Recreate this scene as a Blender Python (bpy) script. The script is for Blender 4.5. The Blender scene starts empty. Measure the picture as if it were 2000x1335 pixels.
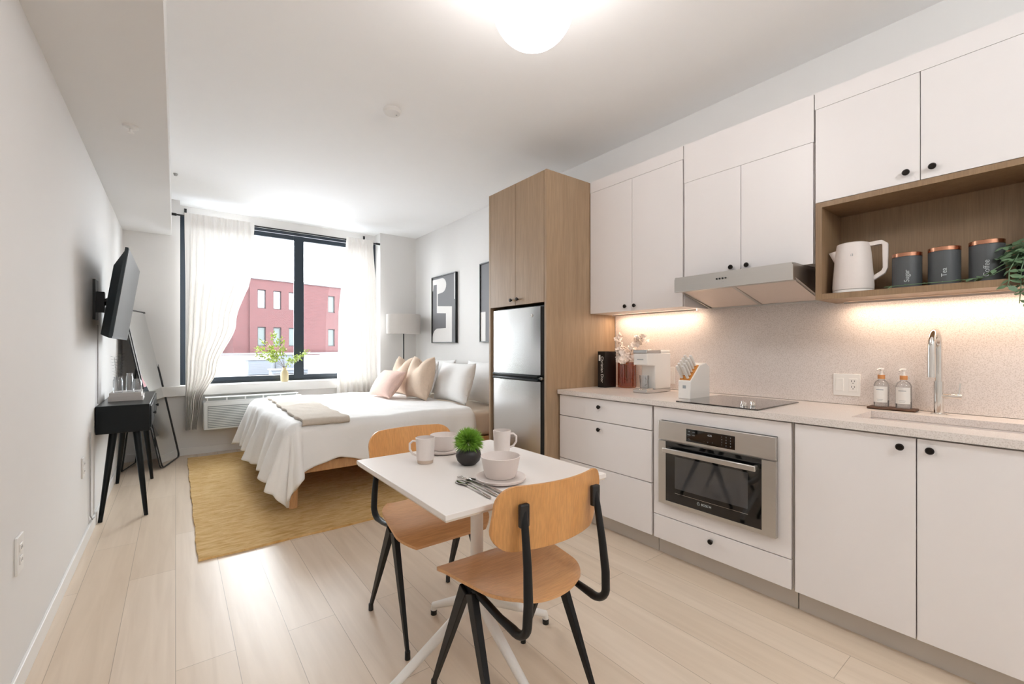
import bpy, math, random
from mathutils import Vector, Matrix, noise
random.seed(7)
C = bpy.context.scene.collection
sc = bpy.context.scene
PI = math.pi

# ------------------------------------------------------------------ camera
cam_d = bpy.data.cameras.new('camera'); cam = bpy.data.objects.new('camera', cam_d); C.objects.link(cam)
FPX = 857.0
cam_d.sensor_width = 36.0; cam_d.lens = 36.0*FPX/2000.0
cam_d.shift_y = 10.5/2000.0
cam_d.clip_start = 0.02; cam_d.clip_end = 300
TH = math.atan(657.0/FPX)
cam.location = (0, 0, 1.203)
cam.rotation_euler = (PI/2, 0, -TH)
sc.camera = cam
# ------------------------------------------------------------------ colour management
sc.view_settings.view_transform = 'Standard'
sc.view_settings.look = 'None'
sc.view_settings.gamma = 1.0
sc.view_settings.use_curve_mapping = False
sc.view_settings.exposure = 0.25
# ------------------------------------------------------------------ world and lights
SKY = 17.0
GLOBE = 13.0
REAR_FILL = 46.0  # strength of the added fill globe out of view
LED = 2.6
w = bpy.data.worlds.new('overcast_sky'); sc.world = w; w.use_nodes = True
bg = w.node_tree.nodes['Background']; bg.inputs[0].default_value = (0.90, 0.96, 1.0, 1); bg.inputs[1].default_value = SKY
pl = bpy.data.lights.new('window_portal', 'AREA'); pl.shape = 'RECTANGLE'; pl.size = 2.25; pl.size_y = 2.0
pl.cycles.is_portal = True
po = bpy.data.objects.new('window_portal', pl); C.objects.link(po); po.location = (1.15, 6.40, 1.74); po.rotation_euler = (-PI/2, 0, 0)
try:
    sc.cycles.max_bounces = 10; sc.cycles.diffuse_bounces = 6; sc.cycles.transparent_max_bounces = 16
    sc.cycles.caustics_reflective = False; sc.cycles.caustics_refractive = False
    sc.cycles.sample_clamp_indirect = 6.0
except Exception: pass

# ------------------------------------------------------------------ materials
def lin(c):
    return tuple((x/255/12.92 if x/255 <= .04045 else ((x/255+.055)/1.055)**2.4) for x in c)
def newmat(name):
    m = bpy.data.materials.new(name); m.use_nodes = True
    nt = m.node_tree; b = nt.nodes['Principled BSDF']; return m, nt, b
def coords(nt, scale=(1,1,1), rot=(0,0,0)):
    tc = nt.nodes.new('ShaderNodeTexCoord'); mp = nt.nodes.new('ShaderNodeMapping')
    mp.inputs['Scale'].default_value = scale; mp.inputs['Rotation'].default_value = rot
    nt.links.new(tc.outputs['Object'], mp.inputs[0]); return mp
def mixc(nt, fac, a, b, blend='MIX'):
    mx = nt.nodes.new('ShaderNodeMix'); mx.data_type = 'RGBA'; mx.blend_type = blend
    for idx, v in ((0, fac), (6, a), (7, b)):
        if isinstance(v, (int, float)): mx.inputs[idx].default_value = v
        elif isinstance(v, tuple): mx.inputs[idx].default_value = (*v[:3], 1)
        else: nt.links.new(v, mx.inputs[idx])
    return mx.outputs[2]
def mat(name, col, rough=.5, metal=0, var=.06, nscale=6, bump=0, bscale=60, stretch=(1,1,1), coat=0, spec=.5):
    m, nt, b = newmat(name); c = lin(col)
    mp = coords(nt, stretch)
    n = nt.nodes.new('ShaderNodeTexNoise'); n.inputs['Scale'].default_value = nscale; n.inputs['Detail'].default_value = 4
    nt.links.new(mp.outputs[0], n.inputs[0])
    out = mixc(nt, n.outputs['Fac'], tuple(x*(1-var) for x in c), tuple(min(1, x*(1+var)) for x in c))
    nt.links.new(out, b.inputs['Base Color'])
    b.inputs['Roughness'].default_value = rough; b.inputs['Metallic'].default_value = metal
    b.inputs['Coat Weight'].default_value = coat; b.inputs['Specular IOR Level'].default_value = spec
    if bump:
        n2 = nt.nodes.new('ShaderNodeTexNoise'); n2.inputs['Scale'].default_value = bscale; n2.inputs['Detail'].default_value = 5
        nt.links.new(mp.outputs[0], n2.inputs[0])
        bp = nt.nodes.new('ShaderNodeBump'); bp.inputs['Strength'].default_value = bump; bp.inputs['Distance'].default_value = .01
        nt.links.new(n2.outputs['Fac'], bp.inputs['Height']); nt.links.new(bp.outputs[0], b.inputs['Normal'])
    return m
def wood(name, c1, c2, stretch=(22, 22, 1.2), rough=.45, fine=3.5):
    m, nt, b = newmat(name); mp = coords(nt, stretch)
    n = nt.nodes.new('ShaderNodeTexNoise'); n.inputs['Scale'].default_value = 1.2; n.inputs['Detail'].default_value = 6; n.inputs['Distortion'].default_value = .4
    nt.links.new(mp.outputs[0], n.inputs[0])
    n2 = nt.nodes.new('ShaderNodeTexNoise'); n2.inputs['Scale'].default_value = fine*2; n2.inputs['Detail'].default_value = 3
    nt.links.new(mp.outputs[0], n2.inputs[0])
    a = mixc(nt, n.outputs['Fac'], lin(c1), lin(c2))
    r = nt.nodes.new('ShaderNodeValToRGB'); r.color_ramp.elements[0].position = .35; r.color_ramp.elements[1].position = .65
    r.color_ramp.elements[0].color = (.80, .80, .80, 1); r.color_ramp.elements[1].color = (1, 1, 1, 1)
    nt.links.new(n2.outputs['Fac'], r.inputs[0])
    o = mixc(nt, .8, a, r.outputs[0], 'MULTIPLY')
    nt.links.new(o, b.inputs['Base Color']); b.inputs['Roughness'].default_value = rough
    return m
def emit(name, col, strength):
    m, nt, b = newmat(name); b.inputs['Base Color'].default_value = (*col, 1)
    b.inputs['Emission Color'].default_value = (*col, 1); b.inputs['Emission Strength'].default_value = strength
    return m
def glassmat(name, tint=(1,1,1), gloss=.08):
    m, nt, b = newmat(name); nt.nodes.remove(b)
    out = nt.nodes['Material Output']; t = nt.nodes.new('ShaderNodeBsdfTransparent'); g = nt.nodes.new('ShaderNodeBsdfGlossy')
    t.inputs[0].default_value = (*tint, 1); g.inputs['Roughness'].default_value = .02
    lw = nt.nodes.new('ShaderNodeLayerWeight'); lw.inputs[0].default_value = .15
    mu = nt.nodes.new('ShaderNodeMath'); mu.operation = 'MULTIPLY_ADD'; mu.inputs[1].default_value = .6; mu.inputs[2].default_value = gloss
    nt.links.new(lw.outputs['Fresnel'], mu.inputs[0])
    s = nt.nodes.new('ShaderNodeMixShader'); nt.links.new(mu.outputs[0], s.inputs[0]); nt.links.new(t.outputs[0], s.inputs[1]); nt.links.new(g.outputs[0], s.inputs[2])
    nt.links.new(s.outputs[0], out.inputs[0]); return m
def sheer(name, col, trans=.25, transl=.6):
    m, nt, b = newmat(name); nt.nodes.remove(b); out = nt.nodes['Material Output']
    c = lin(col)
    d = nt.nodes.new('ShaderNodeBsdfDiffuse'); d.inputs[0].default_value = (*c, 1)
    tl = nt.nodes.new('ShaderNodeBsdfTranslucent'); tl.inputs[0].default_value = (*c, 1)
    tp = nt.nodes.new('ShaderNodeBsdfTransparent')
    mp = coords(nt, (1, 1, 1)); wv = nt.nodes.new('ShaderNodeTexNoise'); wv.inputs['Scale'].default_value = 400
    nt.links.new(mp.outputs[0], wv.inputs[0])
    a = nt.nodes.new('ShaderNodeMixShader'); a.inputs[0].default_value = transl
    nt.links.new(d.outputs[0], a.inputs[1]); nt.links.new(tl.outputs[0], a.inputs[2])
    mm = nt.nodes.new('ShaderNodeMath'); mm.operation = 'MULTIPLY'; mm.inputs[1].default_value = trans*2; nt.links.new(wv.outputs['Fac'], mm.inputs[0])
    s = nt.nodes.new('ShaderNodeMixShader'); nt.links.new(mm.outputs[0], s.inputs[0]); nt.links.new(a.outputs[0], s.inputs[1]); nt.links.new(tp.outputs[0], s.inputs[2])
    nt.links.new(s.outputs[0], out.inputs[0]); return m
def floor_mat():
    m, nt, b = newmat('pale_oak_planks')
    mp = coords(nt, (1, 1, 1), (0, 0, PI/2))
    br = nt.nodes.new('ShaderNodeTexBrick'); br.offset = .37; br.squash = 1
    br.inputs['Scale'].default_value = 1; br.inputs['Brick Width'].default_value = 1.5; br.inputs['Row Height'].default_value = .19
    br.inputs['Mortar Size'].default_value = .0012; br.inputs['Mortar Smooth'].default_value = .1; br.inputs['Bias'].default_value = 0
    br.inputs['Color1'].default_value = (*lin((226, 209, 190)), 1); br.inputs['Color2'].default_value = (*lin((217, 198, 176)), 1)
    br.inputs['Mortar'].default_value = (*lin((176, 158, 138)), 1)
    nt.links.new(mp.outputs[0], br.inputs[0])
    mp2 = coords(nt, (14, .9, 1)); n = nt.nodes.new('ShaderNodeTexNoise'); n.inputs['Scale'].default_value = 1.5; n.inputs['Detail'].default_value = 8; n.inputs['Distortion'].default_value = .8
    nt.links.new(mp2.outputs[0], n.inputs[0])
    r = nt.nodes.new('ShaderNodeValToRGB'); r.color_ramp.elements[0].position = .3; r.color_ramp.elements[1].position = .7
    r.color_ramp.elements[0].color = (.84, .81, .78, 1); r.color_ramp.elements[1].color = (1, 1, 1, 1)
    nt.links.new(n.outputs['Fac'], r.inputs[0])
    o = mixc(nt, .7, br.outputs['Color'], r.outputs[0], 'MULTIPLY')
    nt.links.new(o, b.inputs['Base Color']); b.inputs['Roughness'].default_value = .36; b.inputs['Specular IOR Level'].default_value = .5
    bp = nt.nodes.new('ShaderNodeBump'); bp.inputs['Strength'].default_value = .06; bp.inputs['Distance'].default_value = .003
    nt.links.new(n.outputs['Fac'], bp.inputs['Height']); nt.links.new(bp.outputs[0], b.inputs['Normal'])
    return m
def brick_mat():
    m, nt, b = newmat('red_brick')
    tc = nt.nodes.new('ShaderNodeTexCoord'); sp = nt.nodes.new('ShaderNodeSeparateXYZ'); cb = nt.nodes.new('ShaderNodeCombineXYZ')
    nt.links.new(tc.outputs['Object'], sp.inputs[0]); ad = nt.nodes.new('ShaderNodeMath'); ad.operation = 'ADD'
    nt.links.new(sp.outputs[0], ad.inputs[0]); nt.links.new(sp.outputs[1], ad.inputs[1])
    nt.links.new(ad.outputs[0], cb.inputs[0]); nt.links.new(sp.outputs[2], cb.inputs[1])
    br = nt.nodes.new('ShaderNodeTexBrick'); br.inputs['Scale'].default_value = 1; br.inputs['Brick Width'].default_value = .4; br.inputs['Row Height'].default_value = .13
    br.inputs['Mortar Size'].default_value = .012
    br.inputs['Color1'].default_value = (.043, .0105, .0108, 1); br.inputs['Color2'].default_value = (.036, .0085, .009, 1); br.inputs['Mortar'].default_value = (.048, .022, .022, 1)
    nt.links.new(cb.outputs[0], br.inputs[0]); nt.links.new(br.outputs['Color'], b.inputs['Base Color']); b.inputs['Roughness'].default_value = .9
    return m
M = dict(
 wall=mat('white_wall_paint', (228, 226, 224), .75, var=.01, bump=.02, bscale=180),
 ceil=mat('ceiling_paint', (247, 247, 247), .85, var=.01),
 trim=mat('white_trim_paint', (232, 230, 227), .45, var=.01),
 cab=mat('white_cabinet_laminate', (232, 227, 226), .38, var=.01),
 carc=mat('cabinet_carcass', (205, 197, 190), .5, var=.01),
 plinth=mat('plinth_laminate', (198, 191, 184), .5, var=.02),
 oakv=wood('oak_laminate_vertical', (176, 150, 122), (146, 118, 90), (24, 24, 1.1), .42),
 shelfw=wood('oak_shelf_laminate', (158, 130, 100), (128, 100, 72), (24, 24, 1.1), .45),
 ply=wood('chair_oak_plywood', (218, 168, 118), (202, 148, 98), (2.2, 30, 30), .38),
 plyv=wood('chair_back_oak', (220, 164, 104), (202, 142, 82), (30, 30, 2.0), .36),
 bedw=wood('bed_pine', (226, 178, 128), (204, 150, 98), (14, 14, 2), .5),
 black=mat('black_powder_coat', (13, 14, 16), .40, var=.1, spec=.3),
 blk=mat('black_metal', (16, 16, 17), .4, var=.1),
 knob=mat('dark_bronze_knob', (32, 26, 22), .3, metal=.6, var=.1),
 teal=mat('black_painted_wood', (6, 13, 16), .30, var=.1, spec=.25),
 steel=mat('brushed_steel', (214, 214, 214), .24, metal=1, var=.03, nscale=3, stretch=(1, 1, 40)),
 hoodf=mat('hood_filter_mesh', (226, 214, 206), .55, metal=.35, var=.06, nscale=300),
 steelh=mat('brushed_steel_horizontal', (205, 202, 198), .33, metal=1, var=.03, nscale=3, stretch=(1, 1, 60)),
 chrome=mat('chrome', (225, 222, 218), .08, metal=1, var=.01),
 cutlery=mat('polished_cutlery', (205, 200, 195), .16, metal=1, var=.02),
 ovenglass=mat('oven_black_glass', (10, 10, 11), .05, var=.1, coat=.5),
 ovenwin=mat('oven_window_glass', (60, 60, 62), .06, var=.05, coat=1),
 cook=mat('cooktop_glass', (34, 26, 22), .10, var=.05, coat=.6),
 navy=mat('navy_window_frame', (26, 38, 50), .35, var=.05),
 paper=mat('paper_white', (232, 230, 226), .7, var=.02),
 white=mat('glossy_white_plastic', (235, 232, 228), .3, var=.01),
 ceramic=mat('matte_white_ceramic', (222, 212, 207), .45, var=.03, nscale=20),
 cerrim=mat('bare_ceramic_foot', (196, 176, 160), .6, var=.05, nscale=30),
 table=mat('white_table_laminate', (232, 226, 222), .38, var=.01),
 tedge=mat('table_edge_band', (212, 200, 186), .5, var=.03),
 linen=mat('white_duvet_cotton', (244, 243, 242), .85, var=.02, bump=.12, bscale=35),
 sheet=mat('cream_sheet_cotton', (226, 212, 196), .85, var=.03, bump=.1, bscale=40),
 throw=mat('beige_wool_throw', (196, 184, 170), .9, var=.1, nscale=60, bump=.3, bscale=140),
 beige=mat('beige_linen_cushion', (212, 190, 170), .9, var=.08, nscale=50, bump=.25, bscale=160),
 pink=mat('blush_pink_cushion', (224, 192, 180), .9, var=.14, nscale=22, bump=.25, bscale=120, stretch=(1, 6, 1)),
 curt=sheer('white_sheer_curtain', (243, 240, 236), .006, .095),
 shade=sheer('white_lamp_shade', (236, 232, 228), .0, .35),
 glass=glassmat('window_glass', (1, 1, 1), .01),
 clear=glassmat('clear_glass', (.93, .94, .95), .10),
 amber=glassmat('amber_ribbed_glass', (.80, .40, .13), .14),
 mirror=mat('mirror_silver', (238, 240, 240), .01, metal=1, var=0),
 screen=mat('tv_screen', (26, 23, 24), .35, var=.05, spec=.25),
 tvback=mat('tv_back_plastic', (8, 24, 32), .4, var=.1),
 acw=mat('ac_plastic', (222, 224, 222), .45, var=.01),
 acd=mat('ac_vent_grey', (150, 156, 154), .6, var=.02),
 dgrey=mat('slate_grey_canister', (72, 74, 76), .48, var=.03),
 copper=mat('copper_lid', (186, 134, 108), .26, metal=1, var=.03),
 walnut=wood('walnut_tray', (96, 62, 40), (70, 42, 26), (6, 20, 20), .5),
 gold=mat('bamboo_gold', (206, 142, 72), .45, var=.1),
 bronze=mat('bronze_collar', (214, 150, 96), .35, metal=.5, var=.05),
 brick=brick_mat(),
 roofw=mat('white_roof_membrane', (140, 140, 143), .9, var=.04),
 unit=mat('rooftop_unit_metal', (66, 70, 76), .8, var=.12),
 stone=mat('grey_stone_coping', (74, 74, 78), .9, var=.06),
 fwin=mat('far_window_glass', (120, 124, 128), .12, var=.05, coat=1),
 fwinb=mat('far_window_blinds', (50, 58, 57), .5, var=.1),
 fframe=mat('far_window_frame', (24, 18, 20), .7, var=.05),
 art_g=mat('print_grey_ink', (112, 111, 114), .6, var=.02),
 art_w=mat('print_white_paper', (228, 225, 222), .6, var=.01),
 grass=mat('artificial_grass_green', (128, 172, 62), .6, var=.4, nscale=40),
 leaf=mat('trailing_leaf_green', (98, 124, 92), .5, var=.3, nscale=25),
 olive=mat('olive_branch_green', (168, 186, 88), .6, var=.35, nscale=30),
 stem=mat('brown_stem', (104, 84, 60), .7, var=.2),
 potb=mat('black_pot', (34, 30, 29), .5, var=.1),
 vase=mat('sand_stoneware', (206, 190, 152), .7, var=.08),
 petal=mat('white_blossom', (252, 240, 232), .6, var=.06),
 grey=mat('grey_leaf', (110, 108, 106), .6, var=.2),
 bookp=mat('book_cover_greige', (196, 190, 186), .6, var=.03),
 bookk=mat('book_black_cover', (16, 14, 14), .35, var=.1),
 ink=mat('dark_print', (70, 68, 68), .6),
 gink=mat('soft_grey_print', (150, 156, 160), .6),
 rust=mat('rust_ceramic', (176, 104, 66), .55, var=.2, nscale=18),
 cable=mat('grey_cable', (176, 176, 176), .6),
 slot=mat('socket_slot', (40, 36, 34), .6),
 lcd=mat('lcd_glyphs', (190, 196, 198), .5),
 globe=emit('opal_globe', (1.0, .965, .95), GLOBE),
 globe_fill=emit('added_fill_globe', (.92, .975, 1.0), REAR_FILL),
 led=emit('led_strip', (1.0, .82, .66), 7.0),
)
def rug_mat():
    m, nt, b = newmat('ochre_wool_rug'); mp = coords(nt, (3, 14, 1))
    n = nt.nodes.new('ShaderNodeTexNoise'); n.inputs['Scale'].default_value = 3; n.inputs['Detail'].default_value = 7; n.inputs['Distortion'].default_value = 1.2
    nt.links.new(mp.outputs[0], n.inputs[0])
    r = nt.nodes.new('ShaderNodeValToRGB'); r.color_ramp.elements[0].position = .32; r.color_ramp.elements[1].position = .62
    r.color_ramp.elements[0].color = (*lin((216, 168, 98)), 1); r.color_ramp.elements[1].color = (*lin((242, 207, 146)), 1)
    nt.links.new(n.outputs['Fac'], r.inputs[0]); nt.links.new(r.outputs[0], b.inputs['Base Color']); b.inputs['Roughness'].default_value = .95
    n2 = nt.nodes.new('ShaderNodeTexNoise'); n2.inputs['Scale'].default_value = 40; n2.inputs['Detail'].default_value = 5
    nt.links.new(mp.outputs[0], n2.inputs[0])
    bp = nt.nodes.new('ShaderNodeBump'); bp.inputs['Strength'].default_value = .8; bp.inputs['Distance'].default_value = .012
    nt.links.new(n2.outputs['Fac'], bp.inputs['Height']); nt.links.new(bp.outputs[0], b.inputs['Normal'])
    return m
def quartz(name, col, dark):
    m, nt, b = newmat(name); mp = coords(nt)
    v = nt.nodes.new('ShaderNodeTexNoise'); v.inputs['Scale'].default_value = 260; v.inputs['Detail'].default_value = 2
    nt.links.new(mp.outputs[0], v.inputs[0])
    r = nt.nodes.new('ShaderNodeValToRGB'); r.color_ramp.elements[0].position = .38; r.color_ramp.elements[1].position = .52
    r.color_ramp.elements[0].color = (*lin(dark), 1); r.color_ramp.elements[1].color = (*lin(col), 1)
    nt.links.new(v.outputs['Fac'], r.inputs[0]); nt.links.new(r.outputs[0], b.inputs['Base Color']); b.inputs['Roughness'].default_value = .3
    return m
M['rug'] = rug_mat(); M['floor'] = floor_mat()
M['quartz'] = quartz('quartz_worktop', (224, 216, 211), (207, 197, 190)); M['splash'] = quartz('quartz_backsplash', (226, 217, 212), (204, 193, 186))

# ------------------------------------------------------------------ mesh helpers
class MB:
    def __init__(s): s.v = []; s.f = []
    def add(s, vs, fs):
        o = len(s.v); s.v += [tuple(v) for v in vs]; s.f += [tuple(i+o for i in f) for f in fs]; return s
    def box(s, x0, x1, y0, y1, z0, z1):
        x0, x1 = sorted((x0, x1)); y0, y1 = sorted((y0, y1)); z0, z1 = sorted((z0, z1))
        vs = [(x, y, z) for z in (z0, z1) for y in (y0, y1) for x in (x0, x1)]
        return s.add(vs, [(0,2,3,1),(4,5,7,6),(0,1,5,4),(2,6,7,3),(0,4,6,2),(1,3,7,5)])
    def prism(s, poly, axis, a, b):
        n = len(poly)
        def mk(p, t):
            return {'x': (t, p[0], p[1]), 'y': (p[0], t, p[1]), 'z': (p[0], p[1], t)}[axis]
        vs = [mk(p, a) for p in poly]+[mk(p, b) for p in poly]
        fs = [tuple(range(n))[::-1], tuple(range(n, 2*n))]+[(i, (i+1) % n, n+(i+1) % n, n+i) for i in range(n)]
        return s.add(vs, fs)
    def tube(s, pts, r, n=12, flat=None, up=None):
        pts = [Vector(p) for p in pts]; m = len(pts)
        rs = r if isinstance(r, (list, tuple)) else [r]*m
        ref = None; vs = []
        for i, p in enumerate(pts):
            t = (pts[min(i+1, m-1)]-pts[max(i-1, 0)])
            t.normalize()
            if ref is None:
                ref = Vector(up) if up else (Vector((0, 0, 1)) if abs(t.z) < .9 else Vector((1, 0, 0)))
            a = ref-t*ref.dot(t)
            if a.length < 1e-6: a = t.orthogonal()
            a.normalize(); ref = a if not up else ref; b = t.cross(a)
            ra = rs[i]; rb = ra*(flat if flat else 1)
            for k in range(n):
                an = 2*PI*k/n
                vs.append(p+a*math.cos(an)*ra+b*math.sin(an)*rb)
        fs = [(i*n+k, i*n+(k+1) % n, (i+1)*n+(k+1) % n, (i+1)*n+k) for i in range(m-1) for k in range(n)]
        fs += [tuple(range(n))[::-1], tuple((m-1)*n+k for k in range(n))]
        return s.add(vs, fs)
    def bar(s, pts, w_, d_, side=(1,0,0)):
        # rectangular section bar along pts; w_ along side, d_ across
        pts = [Vector(p) for p in pts]; m = len(pts); vs = []
        ws = w_ if isinstance(w_, (list, tuple)) else [w_]*m; ds = d_ if isinstance(d_, (list, tuple)) else [d_]*m
        for i, p in enumerate(pts):
            t = (pts[min(i+1, m-1)]-pts[max(i-1, 0)]).normalized(); a = Vector(side); a = (a-t*a.dot(t)).normalized(); b = t.cross(a)
            for sa, sb in ((1,1),(-1,1),(-1,-1),(1,-1)):
                vs.append(p+a*sa*ws[i]/2+b*sb*ds[i]/2)
        fs = [(i*4+k, i*4+(k+1) % 4, (i+1)*4+(k+1) % 4, (i+1)*4+k) for i in range(m-1) for k in range(4)]
        fs += [(3,2,1,0), tuple((m-1)*4+k for k in range(4))]
        return s.add(vs, fs)
    def lathe(s, prof, c=(0,0,0), n=32, ax='z'):
        vs = []; m = len(prof)
        for r, z in prof:
            for k in range(n):
                an = 2*PI*k/n; a, b = r*math.cos(an), r*math.sin(an)
                vs.append({'z': (c[0]+a, c[1]+b, c[2]+z), 'x': (c[0]+z, c[1]+a, c[2]+b), 'y': (c[0]+b, c[1]+z, c[2]+a)}[ax])
        fs = [(i*n+k, i*n+(k+1) % n, (i+1)*n+(k+1) % n, (i+1)*n+k) for i in range(m-1) for k in range(n)]
        if prof[0][0] > 1e-6: fs.append(tuple(range(n))[::-1])
        if prof[-1][0] > 1e-6: fs.append(tuple((m-1)*n+k for k in range(n)))
        return s.add(vs, fs)
    def grid(s, fn, nu, nv, closeu=False):
        vs = [fn(i/(nu-1) if not closeu else i/nu, j/(nv-1)) for j in range(nv) for i in range(nu)]
        fs = []
        for j in range(nv-1):
            for i in range(nu if closeu else nu-1):
                a = j*nu+i; b = j*nu+(i+1) % nu; fs.append((a, b, b+nu, a+nu))
        return s.add(vs, fs)
    def leaf(s, p, d, L, W, nrm=None, curl=.15):
        p = Vector(p); d = Vector(d).normalized()
        nrm = Vector(nrm) if nrm else Vector((random.uniform(-1,1), random.uniform(-1,1), random.uniform(.2,1)))
        sd = d.cross(nrm)
        if sd.length < 1e-5: sd = d.orthogonal()
        sd.normalize(); up = sd.cross(d)
        vs = [p, p+d*L*.35+sd*W*.5+up*curl*L*.2, p+d*L*.35-up*curl*L*.1, p+d*L*.35-sd*W*.5+up*curl*L*.2,
              p+d*L*.7+sd*W*.4+up*curl*L*.1, p+d*L*.7-up*curl*L*.2, p+d*L*.7-sd*W*.4+up*curl*L*.1, p+d*L-up*curl*L*.6]
        return s.add(vs, [(0,2,1),(0,3,2),(1,2,5,4),(2,3,6,5),(4,5,7),(5,6,7)])
    def build(s, name, m, parent=None, w=False, smooth=True, bevel=0, seg=2, solid=0, subd=0, loc=None, ang=35):
        off = Vector((0, 0, 0))
        if w and parent is not None:
            q = parent
            while q is not None: off += q.location; q = q.parent
        if loc is not None: off += Vector(loc)
        me = bpy.data.meshes.new(name); me.from_pydata([tuple(Vector(v)-off) for v in s.v], [], s.f); me.update()
        me.materials.append(M[m] if isinstance(m, str) else m)
        o = bpy.data.objects.new(name, me); C.objects.link(o)
        if parent is not None: o.parent = parent
        if loc is not None: o.location = loc
        import bmesh
        b_ = bmesh.new(); b_.from_mesh(me); bmesh.ops.recalc_face_normals(b_, faces=b_.faces); b_.to_mesh(me); b_.free()
        if smooth:
            me.shade_smooth()
            try: me.set_sharp_from_angle(angle=math.radians(ang))
            except Exception: pass
        if solid:
            md = o.modifiers.new('solid', 'SOLIDIFY'); md.thickness = solid; md.offset = 0
        if bevel:
            md = o.modifiers.new('bevel', 'BEVEL'); md.width = bevel; md.segments = seg; md.limit_method = 'ANGLE'; md.angle_limit = math.radians(40)
        if subd:
            md = o.modifiers.new('subd', 'SUBSURF'); md.levels = subd; md.render_levels = subd
        return o
def tag(o, label=None, cat=None, group=None, kind=None):
    if label: o['label'] = label
    if cat: o['category'] = cat
    if group: o['group'] = group
    if kind: o['kind'] = kind
    return o
def thing(name, label, cat, loc=(0,0,0), rz=0, group=None):
    o = bpy.data.objects.new(name, None); o.empty_display_size = .05; C.objects.link(o); o.location = loc; o.rotation_euler = (0, 0, rz)
    return tag(o, label, cat, group)
def struct(name, mb, m, label=None, **k):
    return tag(mb.build(name, m, **k), label, None, None, 'structure')
def copy_tree(o, parent=None):
    c = o.copy(); C.objects.link(c)
    if parent is not None: c.parent = parent
    for ch in list(o.children): copy_tree(ch, c)
    return c
def B(*a): return MB().box(*a)
def text(body, size, mapfn, name, m, parent, w=True, extrude=.0004, align='CENTER'):
    cu = bpy.data.curves.new(name, 'FONT'); cu.body = body; cu.size = size; cu.align_x = align; cu.align_y = 'CENTER'; cu.extrude = 0
    t = bpy.data.objects.new(name, cu); me = bpy.data.meshes.new_from_object(t)
    vs = [mapfn(v.co.x, v.co.y) for v in me.vertices]; fs = [tuple(p.vertices) for p in me.polygons]
    bpy.data.objects.remove(t); bpy.data.curves.remove(cu); bpy.data.meshes.remove(me)
    return MB().add(vs, fs).build(name, m, parent, w=w, smooth=False, solid=.0006)
def knob(parent, x, y, z, w=True):
    # small round cabinet knob projecting towards -X
    return MB().lathe([(.0, -.024), (.010, -.0235), (.0135, -.019), (.0125, -.013), (.006, -.009), (.0055, 0)], (x, y, z), 20, 'x').build('knob', 'knob', parent, w=w)

# ------------------------------------------------------------------ room shell
XL, XR, YB, YW, H = -.44, 2.86, -2.2, 6.10, 2.83
struct('floor', B(XL-.1, XR+.1, YB-.1, YW+.4, -.06, 0), 'floor', 'pale oak plank floor running towards the window', smooth=False)
struct('ceiling', B(XL-.1, XR+.1, YB-.1, YW+.4, H, H+.08), 'ceil', 'plain white ceiling above the studio', smooth=False)
struct('wall_left', B(XL-.1, XL, YB-.1, YW+.3, 0, H), 'wall', 'long white wall behind the television', smooth=False)
struct('wall_right', B(XR, XR+.1, YB-.1, YW+.3, 0, H), 'wall', 'white wall behind the kitchen and the bed', smooth=False)
struct('wall_near', B(XL, XR, YB-.1, YB, 0, H), 'wall', 'white wall behind the viewer', smooth=False)
wf = MB(); YG = 6.34
wf.box(XL, .04, YW, YG+.08, .0, H); wf.box(2.31, XR, YW, YG+.08, 0, H); wf.box(.04, 2.31, YW, YG+.08, 0, .66); wf.box(.04, 2.31, YG-.03, YG+.08, 2.70, H)
struct('wall_far', wf, 'wall', 'window wall with a wide opening', smooth=False)
struct('trim_2', B(XL, -.035, YB, YW, 2.43, H), 'wall', 'boxed white soffit along the top of the left wall', smooth=False)
struct('windowsill_1', B(-.15, 2.31, 6.045, YG-.0, .665, .775), 'trim', 'deep white window sill ledge', bevel=.004).name = 'trim_3'
struct('baseboard_left', B(XL, XL+.012, YB, YW, 0, .08), 'trim', 'low white baseboard on the left wall', bevel=.003)
struct('baseboard_far', B(XL+.012, XR-.012, YW-.012, YW, 0, .08), 'trim', 'low white baseboard under the window', bevel=.003)
struct('baseboard_right', B(XR-.012, XR, 3.06, YW-.012, 0, .08), 'trim', 'low white baseboard behind the bed', bevel=.003)
struct('trim_1', B(2.845, XR, -.9, 2.325, .90, 1.96), 'splash', 'speckled beige stone backsplash above the worktop', smooth=False)
# window
win = tag(bpy.data.objects.new('window_1', None), 'wide two pane window in dark navy frames', None, None, 'structure'); C.objects.link(win); win.location = (1.15, 6.31, .78)
f = MB(); y0, y1 = 6.28, 6.33
f.box(.03, .092, y0-.02, y1, .776, 2.70); f.box(2.255, 2.32, y0, y1, .775, 2.70); f.box(.085, 2.255, y0, y1, 2.665, 2.70); f.box(.085, 2.255, y0, y1, .775, .80)
f.build('window_frame', 'navy', win, w=True, bevel=.003)
for a, b in ((.085, 1.285), (1.285, 2.255)):
    s_ = MB(); t = .052
    s_.box(a+.003, a+t, y0-.012, y1-.01, .80, 2.655); s_.box(b-t, b-.003, y0-.012, y1-.01, .80, 2.655)
    s_.box(a+t, b-t, y0-.012, y1-.01, 2.60, 2.655); s_.box(a+t, b-t, y0-.012, y1-.01, .80, .85)
    so = s_.build('sash', 'navy', win, w=True, bevel=.003)
    B(a+t, b-t, y0+.008, y0+.012, .85, 2.60).build('pane', 'glass', so, w=True, smooth=False)
B(1.222, 1.342, 6.262, 6.275, .80, 2.655).build('mullion', 'navy', win, w=True, bevel=.003)
hl = B(1.262, 1.276, 6.245, 6.262, 1.02, 1.10).build('window_handle', 'chrome', win, w=True, bevel=.003)

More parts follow.
